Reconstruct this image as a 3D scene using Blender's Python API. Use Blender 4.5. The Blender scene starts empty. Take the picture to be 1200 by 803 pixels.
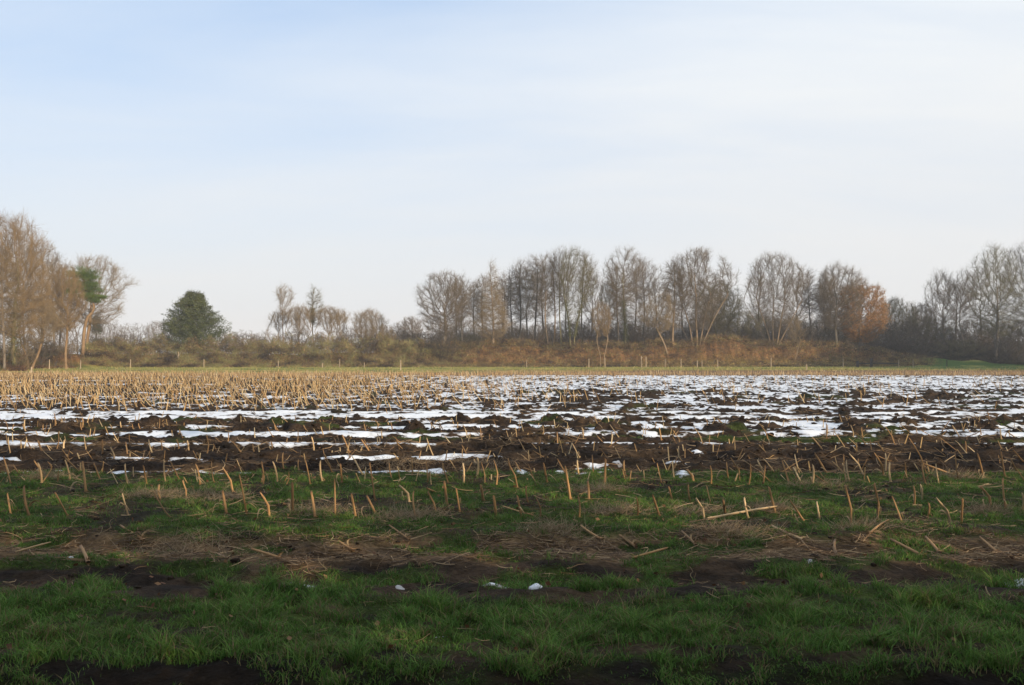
import bpy, math, random
import numpy as np
from mathutils import Vector

sc = bpy.context.scene
col = sc.collection
R = math.radians

# ------------------------------------------------------------------ camera
FPX = 1039.0            # focal length in photo pixels (1200 wide)
HZ = 415.0              # photo row of the horizon
CAMH = 1.6
cd = bpy.data.cameras.new('camera'); cam = bpy.data.objects.new('camera', cd); col.objects.link(cam)
cd.sensor_width = 36.0; cd.lens = FPX / 1200 * 36
cd.clip_start = 0.05; cd.clip_end = 6000
cam.location = (0, 0, CAMH); cam.rotation_euler = (R(90 + 0.744), 0, 0)
sc.camera = cam

# ------------------------------------------------------------------ world
SUN_EL, SUN_AZ = 14.0, 140.0      # azimuth clockwise from +Y: behind the camera, to the right
w = bpy.data.worlds.new('World'); sc.world = w; w.use_nodes = True
nt = w.node_tree; nt.nodes.clear()
def N(t, **k):
    n = nt.nodes.new(t)
    for a, b in k.items(): setattr(n, a, b)
    return n
out = N('ShaderNodeOutputWorld'); bg = N('ShaderNodeBackground')
sky = N('ShaderNodeTexSky', sky_type='NISHITA'); sky.sun_disc = False
sky.sun_elevation = R(SUN_EL); sky.sun_rotation = R(SUN_AZ); sky.air_density = 1.0; sky.dust_density = 1.5; sky.altitude = 50
tc = N('ShaderNodeTexCoord'); sp = N('ShaderNodeSeparateXYZ'); nt.links.new(tc.outputs['Generated'], sp.inputs[0])
def M(op, a, b=None, clamp=False):
    n = N('ShaderNodeMath', operation=op); n.use_clamp = clamp
    for i, v in enumerate((a, b)):
        if v is None: continue
        if isinstance(v, (int, float)): n.inputs[i].default_value = v
        else: nt.links.new(v, n.inputs[i])
    return n.outputs[0]
zz = M('ADD', M('MAXIMUM', sp.outputs[2], 0.0), 0.16)
cx = M('DIVIDE', sp.outputs[0], zz); cy = M('DIVIDE', sp.outputs[1], zz)
cb = N('ShaderNodeCombineXYZ'); nt.links.new(cx, cb.inputs[0]); nt.links.new(cy, cb.inputs[1])
mp = N('ShaderNodeMapping'); mp.inputs['Rotation'].default_value = (0, 0, R(-14)); mp.inputs['Scale'].default_value = (0.35, 0.95, 1)
mp.inputs['Location'].default_value = (0.35, 0.62, 0)
nt.links.new(cb.outputs[0], mp.inputs[0])
ns = N('ShaderNodeTexNoise'); ns.inputs['Scale'].default_value = 1.3; ns.inputs['Detail'].default_value = 7; ns.inputs['Roughness'].default_value = 0.55; ns.inputs['Distortion'].default_value = 0.35
nt.links.new(mp.outputs[0], ns.inputs['Vector'])
# veil: thicker low down and to the right, torn by the noise higher up
horiz = M('SUBTRACT', 1.0, M('MULTIPLY', M('MAXIMUM', sp.outputs[2], 0.0), 2.0), True)
thin = M('SUBTRACT', 1.0, horiz)
nz = M('MULTIPLY', M('SUBTRACT', ns.outputs[0], 0.42), 2.2)
side = M('MULTIPLY', sp.outputs[0], 0.75)
veil = M('ADD', M('MULTIPLY', thin, M('ADD', nz, M('ADD', side, M('ADD', 0.06, M('MULTIPLY', M('MAXIMUM', M('SUBTRACT', sp.outputs[2], 0.45), 0.0), 2.0))))), M('MULTIPLY', horiz, 1.0), True)
veil = M('MINIMUM', M('MULTIPLY', veil, 1.0), 0.94)
skb = N('ShaderNodeVectorMath', operation='MULTIPLY'); skb.inputs[1].default_value = (5.4, 4.6, 4.3)   # clear sky through thin cirrus
nt.links.new(sky.outputs[0], skb.inputs[0])
vm = N('ShaderNodeMix', data_type='RGBA'); 
nt.links.new(veil, vm.inputs['Factor'])
clr = N('ShaderNodeMix', data_type='RGBA'); clr.inputs['Factor'].default_value = 0.55
nt.links.new(sky.outputs[0], clr.inputs['A']); clr.inputs['B'].default_value = (5.9, 7.9, 11.2, 1)
nt.links.new(clr.outputs['Result'], vm.inputs['A'])
vc = N('ShaderNodeMix', data_type='RGBA'); nt.links.new(horiz, vc.inputs['Factor'])
vc.inputs['A'].default_value = (8.8, 9.25, 9.5, 1); vc.inputs['B'].default_value = (7.25, 7.12, 7.0, 1)
nt.links.new(vc.outputs['Result'], vm.inputs['B'])
nt.links.new(vm.outputs['Result'], bg.inputs[0]); bg.inputs[1].default_value = 0.1
nt.links.new(bg.outputs[0], out.inputs[0])

# ------------------------------------------------------------------ sun
sl = bpy.data.lights.new('sun', 'SUN'); so = bpy.data.objects.new('sun', sl); col.objects.link(so)
sl.energy = 5.0; sl.angle = R(0.6); sl.color = (1.0, 0.82, 0.58)
sd = Vector((math.sin(R(SUN_AZ)) * math.cos(R(SUN_EL)), math.cos(R(SUN_AZ)) * math.cos(R(SUN_EL)), math.sin(R(SUN_EL))))
so.rotation_euler = sd.to_track_quat('Z', 'Y').to_euler()

sc.view_settings.view_transform = 'Standard'; sc.view_settings.look = 'None'
sc.view_settings.exposure = 0.18; sc.view_settings.gamma = 1.0; sc.view_settings.use_curve_mapping = False
sc.cycles.volume_bounces = 1; sc.cycles.max_bounces = 5; sc.cycles.diffuse_bounces = 3
sc.cycles.use_denoising = True

# ------------------------------------------------------------------ noise
def _h(ix, iy, seed):
    h = (ix.astype(np.int64) * 374761393 + iy.astype(np.int64) * 668265263 + seed * 1442695041) & 0xFFFFFFFF
    h = ((h ^ (h >> 13)) * 1274126177) & 0xFFFFFFFF
    h = ((h ^ (h >> 16)) * 2246822519) & 0xFFFFFFFF
    return (h ^ (h >> 15)) & 0xFFFF
def perlin(x, y, seed=0):
    x = np.asarray(x, float); y = np.asarray(y, float)
    ix = np.floor(x); iy = np.floor(y); fx = x - ix; fy = y - iy
    u = fx * fx * fx * (fx * (fx * 6 - 15) + 10); v = fy * fy * fy * (fy * (fy * 6 - 15) + 10)
    def g(a, b):
        t = _h(ix + a, iy + b, seed) * (2 * math.pi / 65536)
        return np.cos(t) * (fx - a) + np.sin(t) * (fy - b)
    a = g(0, 0); b = g(1, 0); c = g(0, 1); d = g(1, 1)
    return ((a + (b - a) * u) + ((c + (d - c) * u) - (a + (b - a) * u)) * v) * 1.5
def fbm(x, y, seed=0, oct=4, gain=0.5):
    s = 0; a = 1.0; t = 0
    for o in range(oct):
        s = s + a * perlin(x * 2 ** o, y * 2 ** o, seed + o * 17); t += a; a *= gain
    return s / t
def sst(a, b, x):
    t = np.clip((x - a) / (b - a), 0, 1); return t * t * (3 - 2 * t)
def band(x, a, b, s): return sst(a - s, a + s, x) * (1 - sst(b - s, b + s, x))
def D(py): return CAMH * FPX / (py - HZ)          # distance of flat ground seen at photo row py
def X(px, d): return (px - 600.0) / FPX * d
def Z(py, d): return CAMH + (HZ - py) * d / FPX
def PXof(x, y): return 600 + FPX * x / np.maximum(y, 0.3)

# bank: top line along the picture (photo px -> height of the bank top)
BX = np.array([-700, -60, 20, 100, 300, 500, 560, 600, 650, 700, 740, 770, 800, 832, 870, 900, 950, 1000, 1040, 1100, 1200, 1900])
BZ = np.array([1.2, 1.2, 1.2, 1.5, 1.5, 1.7, 2.4, 2.7, 2.1, 2.3, 2.3, 2.7, 2.2, 3.3, 3.0, 2.5, 2.6, 2.3, 1.5, 0.8, 0.5, 0.4])
def bankh(x, y):
    px = PXof(x, y)
    t = np.interp(px, BX, BZ) + 0.35 * perlin(x / 3.0, y / 9.0, 91)
    b0 = np.interp(px, [-200, 0, 200, 700, 1040, 1200], [96, 96, 109, 109, 113, 118])
    return t * sst(0, 5.0, y - b0) * (1 - 0.45 * sst(12, 34, y - b0))

# ------------------------------------------------------------------ ground fields
def zones(x, y):
    """weights of what the ground is: grass, straw (trodden residue), mud, and the roughness"""
    wob = 0.35 * fbm(x / 3.5, y / 6, 5, 3) + 0.12 * fbm(x / 0.7, y / 1.2, 6, 2)
    yy = y + wob * np.clip(y / 9, .6, 2.5)
    n1 = fbm(x / 0.9, y / 0.55, 11, 4)
    g = sst(4.15, 4.9, yy + .9 * fbm(x / .5, y / .3, 13, 3)) * band(yy, 4.2, 5.8, 0.12) * (1 - .8 * sst(.16, .34, fbm(x / .8, y / .35, 12, 3)))
    g = np.maximum(g, band(yy, 5.75, 6.8, 0.12) * sst(-0.06, 0.16, n1))
    g = np.maximum(g, band(yy, 7.75, 11.9, 0.22) * (1 - 0.85 * sst(0.12, 0.3, fbm(x / 1.1, y / 1.1, 14, 3))))
    g = np.maximum(g, band(yy, 6.8, 7.75, 0.1) * sst(0.12, 0.28, n1))
    # mossy green strips between the ruts further out
    g = np.maximum(g, 0.9 * band(yy, 15.9, 17.4, 0.25) * sst(0.0, 0.25, fbm(x / 1.6, y / 1.0, 21, 3) + 0.22 * sst(580, 760, PXof(x, y)) - 0.1))
    g = np.maximum(g, 0.8 * band(yy, 17.6, 21, 0.3) * sst(0.12, 0.3, fbm(x / 1.4, y / 1.2, 22, 3)))
    g = np.maximum(g, 0.5 * band(yy, 24, 60, 1) * sst(0.18, 0.32, fbm(x / 2.5, y / 2.5, 23, 3)))
    px = PXof(x, y)
    edge = 75 + 2.5 * fbm(x / 6, y / 20, 31, 2) + 9 * sst(620, 780, px)
    far = sst(-1.2, 1.2, y - edge)
    g = np.maximum(g, far)
    s = band(yy, 6.75, 7.8, 0.15) * (1 - 0.9 * sst(0.1, 0.3, n1)) * 0.85
    s = np.maximum(s, 0.75 * band(yy, 15.1, 15.75, 0.1) * (1 - sst(560, 640, px)))
    s = np.maximum(s, (1 - g) * sst(66, 71, y) * 0.8)
    s = np.maximum(s, (1 - g) * 0.22 * sst(0.0, 0.3, fbm(x / 1.3, y / 1.0, 41, 4)) * sst(4.6, 5, y))
    amp = 0.036 + 0.004 * sst(7.5, 8.5, yy) + 0.022 * sst(11.6, 12.6, yy) + 0.022 * band(yy, 17.8, 21, 0.5) + 0.028 * band(yy, 24, 69, 2)
    amp = amp * (1 - 0.45 * far)
    return g, s, amp, far, yy, px
def relief(x, y):
    a = fbm(x / 0.55, y / 0.45, 51, 5, 0.55)
    c = 1 - 2.2 * np.abs(perlin(x / 0.26, y / 0.24, 61))
    c2 = 1 - 2.2 * np.abs(perlin(x / 0.6, y / 0.5, 63))
    return 1.15 * a + 0.6 * c * (0.6 + fbm(x / 1.2, y / 1.2, 62, 2)) + 0.3 * c2
def ruts(yy, x):
    z = 0
    for d, wd, dp in ((3.9, .35, .05), (6.35, .22, .045), (7.35, .3, .05), (12.2, .2, .06), (13.5, .22, .085), (14.6, .3, .06),
                      (16.1, .25, .06), (17.3, .2, .05), (19.0, .3, .06), (21.7, .35, .05), (23.2, .4, .05), (32, .5, .04), (45, .5, .04), (58, .6, .04)):
        z = z - dp * np.exp(-((yy - d) / wd) ** 2) + 0.55 * dp * np.exp(-((yy - d - 1.9 * wd) / (wd * 0.9)) ** 2)
    return z
def base(x, y, yy=None):
    if yy is None:
        wob = 0.35 * fbm(x / 3.5, y / 6, 5, 3) + 0.12 * fbm(x / 0.7, y / 1.2, 6, 2)
        yy = y + wob * np.clip(y / 9, .6, 2.5)
    return ruts(yy, x) + 0.03 * fbm(x / 6, y / 5, 71, 2) + np.where(y > 90, bankh(x, y), 0)
def G(x, y, full=False):
    x = np.asarray(x, float); y = np.asarray(y, float)
    g, s, amp, far, yy, px = zones(x, y)
    b = base(x, y, yy)
    rel = relief(x, y)
    # big earth clods along the rut shoulders
    big = sst(0.12, 0.45, fbm(x / 0.8, y / 1.0, 77, 3)) * band(yy, 17.6, 20.8, 0.4) * 0.13
    big = big + sst(0.1, 0.42, fbm(x / 1.5, y / 1.6, 78, 3)) * band(yy, 24.5, 38, 2) * sst(480, 640, px) * 0.10
    big = big + sst(0.0, 0.5, fbm(x / 0.5, y / 0.45, 79, 3)) * (1 - g) * sst(11.8, 12.8, yy) * (1 - far) * 0.05
    z = b + amp * rel + big
    if full: return z, g, s, amp, far, yy, px, b
    return z
BLOBS = [(307, 682, 12, 2.6), (345, 679, 20, 2.2), (468, 682, 7, 2.2), (577, 683, 12, 2.6), (628, 685, 6, 2), (57, 744, 9, 2), (166, 745, 7, 2), (517, 750, 16, 2.4),
         (893, 762, 12, 4), (1192, 675, 10, 2.4), (948, 662, 5, 2), (85, 658, 4, 2),
         (700, 549, 20, 7), (724, 546, 8, 5), (790, 544, 12, 5), (800, 556, 7, 5), (815, 533, 8, 2.5), (655, 552, 7, 3), (610, 553, 8, 3)]
def cover(x, y, yy, px):
    py = HZ + CAMH * FPX / np.maximum(y, 0.3)
    L = 1 - sst(450, 690, px + 70 * fbm(x / 3, y / 3, 92, 3)); Rr = 1 - L
    Rf = sst(230, 640, px + 160 * fbm(x / 3.5, y / 5, 93, 3)) ** .6
    c = np.full_like(y, -1.2)
    def add(m, v):
        nonlocal c
        c = np.maximum(c, -1.2 + (np.minimum(v, 1.15) + 1.2) * m)
    st = fbm(x / 2.6, y / 1.1, 81, 3) + .35 * fbm(x / .4, y / .5, 82, 3)
    add(band(y + .12 * fbm(x / 3, 0 * x, 87, 2), 12.0, 12.3, .06) * (L * .85 + .1), .35 + 1.6 * st)
    add(band(y + .2 * fbm(x / 3, 0 * x, 88, 2), 13.35, 13.75, .08) * (L * .9 + .1), .6 + 1.5 * st)
    add(band(y + .3 * fbm(x / 3, 0 * x, 89, 2), 15.1, 15.7, .1) * (.25 * Rr + L), .85 + 1.2 * st)
    add(band(yy, 15.6, 16.3, .15) * Rr, .5 + 1.2 * st)
    add(band(y + .3 * fbm(x / 3, 0 * x, 90, 2), 16.9, 17.7, .12) * (L * .9 + .1), .75 + 1.3 * st)
    add(band(yy, 18.7, 19.4, .15), .65 + 1.2 * st)
    add(band(yy, 14.4, 14.7, .1) * (L * .7 + .1), .2 + 1.5 * st); add(band(yy, 20.1, 20.6, .15), .4 + 1.5 * st)
    add(band(yy, 17.0, 21.0, .4) * Rr, .25 + 1.4 * st)
    add(band(yy, 21.2, 24.0, .25), .75 * L + .35 * Rr + .8 * st)
    add(band(yy, 24.2, 37, .8) * L, -.05 + 1.1 * st)
    add(band(yy, 24.2, 37, .8) * Rf, .40 + 1.1 * fbm(x / 4, y / 2.2, 83, 3))
    add(band(yy, 37, 65, 2) * L, -.35 + 1.6 * fbm(x / 9, y / 3.2, 84, 3))
    add(band(yy, 36, 65.5, 1.5) * Rf, .56 + .6 * fbm(x / 7, y / 4, 85, 3))
    rag = fbm(x / .18, y / .18, 86, 3)
    for (bx, by, wx, wy) in BLOBS:
        q = ((px - bx) / wx) ** 2 + ((py - by) / wy) ** 2
        add(np.exp(-q * 0.7), (.62 if by > 600 else .6) + .9 * rag)
    return c

# ------------------------------------------------------------------ mesh helpers
def tag(o, label=None, cat=None, group=None, kind=None):
    if label: o['label'] = label
    if cat: o['category'] = cat
    if group: o['group'] = group
    if kind: o['kind'] = kind
    return o
def mesh(name, V, faces, mats, smooth=False, colr=None, midx=None):
    """V (n,3); faces: list of (m,k) int arrays"""
    me = bpy.data.meshes.new(name)
    V = np.ascontiguousarray(V, np.float32)
    faces = [np.asarray(f, np.int32) for f in faces if len(f)]
    tot = np.concatenate([np.full(len(f), f.shape[1], np.int32) for f in faces])
    loops = np.concatenate([f.ravel() for f in faces])
    st = np.concatenate([[0], np.cumsum(tot)[:-1]]).astype(np.int32)
    me.vertices.add(len(V)); me.vertices.foreach_set('co', V.ravel())
    me.loops.add(len(loops)); me.loops.foreach_set('vertex_index', loops)
    me.polygons.add(len(tot)); me.polygons.foreach_set('loop_start', st); me.polygons.foreach_set('loop_total', tot)
    if smooth: me.polygons.foreach_set('use_smooth', np.ones(len(tot), bool))
    if midx is not None: me.polygons.foreach_set('material_index', np.asarray(midx, np.int32))
    if not isinstance(mats, (list, tuple)): mats = [mats]
    for m in mats: me.materials.append(m)
    me.update(calc_edges=True)
    if colr is not None:
        a = me.color_attributes.new('tint', 'FLOAT_COLOR', 'POINT')
        c = np.ones((len(V), 4), np.float32); c[:, :3] = colr; a.data.foreach_set('color', c.ravel())
    return me
def obj(name, me, parent=None, loc=None):
    o = bpy.data.objects.new(name, me); col.objects.link(o)
    if parent is not None: o.parent = parent
    if loc is not None: o.location = loc
    return o

def material(name, colr, var=0.35, scale=8, rough=0.9, bump=0.0, bscale=30, attr=False, colr2=None, spec=0.25, trans=0.0, detail=4, stretch=None, vary=0):
    m = bpy.data.materials.new(name); m.use_nodes = True
    t = m.node_tree; b = t.nodes['Principled BSDF']
    b.inputs['Roughness'].default_value = rough; b.inputs['Specular IOR Level'].default_value = spec
    tcn = t.nodes.new('ShaderNodeTexCoord'); n = t.nodes.new('ShaderNodeTexNoise')
    n.inputs['Scale'].default_value = scale; n.inputs['Detail'].default_value = detail
    src = tcn.outputs['Object']
    if stretch:
        mpn = t.nodes.new('ShaderNodeMapping'); mpn.inputs['Scale'].default_value = stretch
        t.links.new(src, mpn.inputs[0]); src = mpn.outputs[0]
    t.links.new(src, n.inputs['Vector'])
    rmp = t.nodes.new('ShaderNodeMapRange'); rmp.inputs['From Min'].default_value = 0.3; rmp.inputs['From Max'].default_value = 0.7
    t.links.new(n.outputs[0], rmp.inputs['Value'])
    if colr2 is not None:
        mx = t.nodes.new('ShaderNodeMix'); mx.data_type = 'RGBA'
        mx.inputs['A'].default_value = (*colr, 1); mx.inputs['B'].default_value = (*colr2, 1)
        t.links.new(rmp.outputs[0], mx.inputs['Factor']); c = mx.outputs['Result']
    else:
        rmp.inputs['To Min'].default_value = 1 - var; rmp.inputs['To Max'].default_value = 1 + var
        mx = t.nodes.new('ShaderNodeVectorMath'); mx.operation = 'SCALE'
        if attr:
            at = t.nodes.new('ShaderNodeVertexColor'); at.layer_name = 'tint'; t.links.new(at.outputs[0], mx.inputs[0])
        else: mx.inputs[0].default_value = colr
        t.links.new(rmp.outputs[0], mx.inputs['Scale']); c = mx.outputs[0]
    if vary:
        oi = t.nodes.new('ShaderNodeObjectInfo'); mr = t.nodes.new('ShaderNodeMapRange'); mr.inputs['To Min'].default_value = 1 - vary; mr.inputs['To Max'].default_value = 1 + vary * .5
        sv_ = t.nodes.new('ShaderNodeVectorMath'); sv_.operation = 'SCALE'; t.links.new(oi.outputs['Random'], mr.inputs['Value']); t.links.new(mr.outputs[0], sv_.inputs['Scale']); t.links.new(c, sv_.inputs[0]); c = sv_.outputs[0]
    t.links.new(c, b.inputs['Base Color'])
    if bump:
        n2 = t.nodes.new('ShaderNodeTexNoise'); n2.inputs['Scale'].default_value = bscale; n2.inputs['Detail'].default_value = 5
        t.links.new(src, n2.inputs['Vector'])
        bp = t.nodes.new('ShaderNodeBump'); bp.inputs['Strength'].default_value = 1.0; bp.inputs['Distance'].default_value = bump
        t.links.new(n2.outputs[0], bp.inputs['Height']); t.links.new(bp.outputs[0], b.inputs['Normal'])
    if trans:
        tr = t.nodes.new('ShaderNodeBsdfTranslucent'); t.links.new(c, tr.inputs[0])
        ms = t.nodes.new('ShaderNodeMixShader'); ms.inputs[0].default_value = trans
        t.links.new(b.outputs[0], ms.inputs[1]); t.links.new(tr.outputs[0], ms.inputs[2])
        t.links.new(ms.outputs[0], t.nodes['Material Output'].inputs[0])
    return m

MT = {
 'ground': material('field_ground', (0, 0, 0), .45, 22, .9, .02, 45, attr=True, detail=6, spec=.06),
 'snow': material('thin_snow', (.70, .72, .76), .07, 5, .6, .008, 24, attr=True, spec=.2),
 'grass': material('grass_blades', (0, 0, 0), .15, 2, .6, attr=True, trans=.3, spec=.12),
 'residue': material('straw_residue', (0, 0, 0), .25, 20, .8, attr=True, trans=.1),
 'clod': material('wet_earth', (.027, .018, .012), .5, 14, .85, .012, 60, spec=.1),
 'stub': material('maize_stem', (.20, .10, .040), .4, 14, .7, .002, 120, stretch=(1, 1, .35), colr2=(.40, .245, .11), vary=.5),
 'stub_pale': material('bleached_maize_stem', (.42, .27, .13), .4, 9, .6, .002, 120, stretch=(1, 1, .35), colr2=(.55, .40, .23), vary=.4),
 'husk': material('dry_maize_leaf', (.26, .17, .09), .4, 14, .8, trans=.2, colr2=(.40, .29, .16)),
 'post': material('weathered_post', (.24, .18, .12), .3, 6, .85, .004, 40, stretch=(1, 1, .3), colr2=(.40, .32, .23), vary=.3),
 'dark_post': material('tarred_post', (.035, .03, .028), .3, 6, .8),
 'bark_warm': material('warm_bark', (.16, .10, .055), .3, 2, .9, .01, 12, colr2=(.27, .18, .10)),
 'bark_grey': material('grey_bark', (.12, .098, .075), .3, 2, .9, .01, 12, colr2=(.22, .18, .14)),
 'bark_dark': material('dark_bark', (.055, .048, .04), .3, 2, .9, .01, 12, colr2=(.11, .095, .075)),
 'bark_green': material('algae_bark', (.10, .095, .04), .3, 2, .9, .01, 12, colr2=(.20, .165, .085)),
 'bark_pale': material('pale_bark', (.17, .12, .075), .3, 2, .9, .01, 12, colr2=(.28, .20, .125)),
 'twig_grey': material('grey_twigs', (.10, .076, .052), .3, 1.2, .9, colr2=(.165, .125, .083)),
 'twig_warm': material('russet_twigs', (.16, .105, .055), .3, 1.2, .9, colr2=(.25, .17, .085)),
 'twig_tan': material('tan_twigs', (.15, .11, .065), .3, 1.2, .9, colr2=(.24, .175, .10)),
 'twig_dark': material('dark_twigs', (.06, .048, .038), .3, 1.2, .9, colr2=(.10, .08, .06)),
 'twig_brown': material('brown_shrub_twigs', (.065, .05, .036), .3, 1.2, .9, colr2=(.115, .085, .058)),
 'twig_olive': material('olive_twigs', (.09, .08, .04), .3, 1.2, .9, colr2=(.15, .125, .06)),
 'leaf_orange': material('dead_beech_leaves', (.30, .135, .045), .3, 1.0, .8, trans=.2, colr2=(.48, .235, .08)),
 'leaf_ever': material('evergreen_leaves', (.028, .040, .014), .3, .8, .55, colr2=(.085, .10, .03), spec=.3),
 'leaf_pine': material('pine_needles', (.05, .085, .015), .3, .9, .6, colr2=(.12, .17, .03)),
 'leaf_ivy': material('ivy_leaves', (.05, .06, .015), .3, 1.2, .6, colr2=(.11, .11, .03)),
 'under': material('undergrowth_leaves', (0, 0, 0), .3, .5, .85, attr=True, trans=.15),
}

def tubes_mesh(P, par, rad, k):
    """skeleton nodes -> ring per node, quads along each edge"""
    n = len(P)
    pr = np.where(par < 0, np.arange(n), par)
    dr = P - P[pr]
    ch = np.full(n, -1); idx = np.nonzero(par >= 0)[0]; ch[par[idx[::-1]]] = idx[::-1]
    root = par < 0; dr[root] = P[np.where(ch[root] >= 0, ch[root], 0)] - P[root]
    dr /= np.maximum(np.linalg.norm(dr, axis=1, keepdims=True), 1e-9)
    a = np.cross(dr, np.array([0.31, 0.95, 0.05])); a /= np.maximum(np.linalg.norm(a, axis=1, keepdims=True), 1e-6)
    b = np.cross(dr, a)
    ang = np.arange(k) * 2 * math.pi / k
    V = (P[:, None, :] + rad[:, None, None] * (np.cos(ang)[None, :, None] * a[:, None, :] + np.sin(ang)[None, :, None] * b[:, None, :])).reshape(-1, 3)
    j = np.arange(k); j2 = (j + 1) % k
    p = par[idx]
    F = np.stack([(p[:, None] * k + j), (p[:, None] * k + j2), (idx[:, None] * k + j2), (idx[:, None] * k + j)], -1).reshape(-1, 4)
    return V, F
def spikes(P, dirs, L, r, bend=None):
    """thin three sided spikes"""
    n = len(P)
    d = dirs / np.maximum(np.linalg.norm(dirs, axis=1, keepdims=True), 1e-9)
    a = np.cross(d, np.array([0.3, 0.9, 0.2])); a /= np.maximum(np.linalg.norm(a, axis=1, keepdims=True), 1e-6); b = np.cross(d, a)
    r = np.broadcast_to(r, (n,))[:, None]; L = np.broadcast_to(L, (n,))[:, None]
    V = np.stack([P + a * r, P - a * r * .5 + b * r * .87, P - a * r * .5 - b * r * .87, P + d * L], 1).reshape(-1, 3)
    o = np.arange(n)[:, None] * 4
    F = np.concatenate([o + np.array([[0, 1, 3]]), o + np.array([[1, 2, 3]]), o + np.array([[2, 0, 3]])])
    return V, F
def tris(rs, P, dirs, L, r):
    n = len(P); d = dirs / np.maximum(np.linalg.norm(dirs, axis=1, keepdims=True), 1e-9)
    a = np.cross(d, rs.normal(size=(n, 3))); a /= np.maximum(np.linalg.norm(a, axis=1, keepdims=True), 1e-6)
    V = np.stack([P + a * r, P - a * r, P + d * np.broadcast_to(L, (n,))[:, None]], 1).reshape(-1, 3)
    return V, np.arange(3 * n).reshape(-1, 3)
def leafquads(rs, P, size, asp=0.6):
    n = len(P)
    u = rs.normal(size=(n, 3)); u /= np.linalg.norm(u, axis=1, keepdims=True)
    v = np.cross(u, rs.normal(size=(n, 3))); v /= np.linalg.norm(v, axis=1, keepdims=True)
    s = (size * rs.uniform(.6, 1.3, n))[:, None]
    V = np.stack([P - u * s * .5, P + v * s * asp * .5, P + u * s * .5, P - v * s * asp * .5], 1).reshape(-1, 3)
    F = np.arange(n * 4).reshape(-1, 4)
    return V, F

# ------------------------------------------------------------------ the ground sheet
th = np.concatenate([np.linspace(-math.pi, -0.66, 46)[:-1], np.arange(-0.66, 0.6601, 0.00112), np.linspace(0.66, math.pi, 46)[1:-1]])
def geo(a, b, q):
    n = int(math.ceil(math.log(b / a) / math.log(1 + q))); return a * (b / a) ** (np.arange(n) / n)
rr = np.concatenate([[0.01], geo(.5, 3.4, .03), geo(3.4, 26, .0042), geo(26, 74, .0065), geo(74, 150, .011), geo(150, 900, .08), [900]])
TH, RR = np.meshgrid(th, rr)
GX = (RR * np.sin(TH)).ravel(); GY = (RR * np.cos(TH)).ravel()
gz, g, s, amp, far, yy, px, b0 = G(GX, GY, True)
cov = cover(GX, GY, yy, px)
nr, nc = TH.shape
mud = np.array([.017, .012, .009]); earth = np.array([.046, .030, .019]); turf = np.array([.030, .042, .009]); straw = np.array([.15, .095, .05])
fgr = np.array([.33, .29, .08]); fgr2 = np.array([.05, .095, .02])  # fgr2: green darkened in colour to stand for shade on the right slope
v1 = sst(-.3, .4, fbm(GX / .5, GY / .4, 101, 4))[:, None]
c = mud * (1 - v1) + earth * v1
c = c * (1 - s[:, None]) + straw * s[:, None] * (0.55 + 0.7 * v1)
tf = turf * (0.7 + .7 * v1)
fv = sst(-.3, .3, fbm(GX / 5, GY / 3, 103, 3) + .35 * sst(1000, 1080, px) - .1)[:, None]
farcol = fgr * (1 - fv) + fgr2 * fv
rust = np.array([.26, .135, .055])
bk = (sst(1.0, 4.0, GY - np.interp(px, [-200, 0, 200, 700, 1040, 1200], [96, 96, 107, 107, 112, 118])) * (1 - sst(1030, 1090, px)) * (GY > 80))[:, None]
farcol = farcol * (1 - bk) + (rust * (.5 + .7 * v1)) * bk
strip = (sst(0, 1, band(GY, 74, 90, 3)) * (.25 + .6 * sst(480, 650, px)))[:, None]
farcol = farcol * (1 - strip) + np.array([.20, .135, .065]) * strip
tf = tf * (1 - far[:, None]) + farcol * far[:, None]
c = c * (1 - g[:, None]) + tf * g[:, None]
fb = ((sst(56, 66, GY) * (1 - far)) * .75)[:, None]
c = c * (1 - .7 * (1 - sst(4.3, 4.8, GY)))[:, None]  # black near soil, its colour also darkened for shade the belt misses
c = c * (1 - fb) + np.array([.17, .11, .06]) * fb
i = np.arange(nr - 1)[:, None] * nc; j = np.arange(nc)[None, :]; j2 = (j + 1) % nc
F = np.stack([i + j, i + j2, i + nc + j2, i + nc + j], -1).reshape(-1, 4)[:, ::-1]
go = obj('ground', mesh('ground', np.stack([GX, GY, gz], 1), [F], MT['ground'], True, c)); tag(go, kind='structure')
# the snow lies as a smooth sheet that the clods and stubble pierce
sz = b0 + amp * (cov * 0.55 + 0.30) + 0.012 * fbm(GX / .25, GY / .25, 111, 2) + 0.004
sz = np.where(cov < -0.9, gz - .5, sz)
up = (sz > gz - 0.004)
fm = up[F].any(1) & (GY[F].min(1) > 3) & (GY[F].max(1) < 76)
fs = F[fm]; used, inv = np.unique(fs, return_inverse=True)
szc = np.maximum(sz, gz - 0.03)
tk = sst(-.002, .022, sz - gz + .006 * fbm(GX / .12, GY / .2, 113, 2))[:, None]; snc = np.array([.24, .22, .21]) * (1 - tk) + np.array([.66, .685, .73]) * tk
so_ = obj('snow', mesh('snow', np.stack([GX, GY, szc], 1)[used], [inv.reshape(-1, 4)], MT['snow'], True, snc[used]))
tag(so_, 'thin melting snow lying in the furrows and hollows of the maize field', 'snow', kind='stuff')

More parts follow.
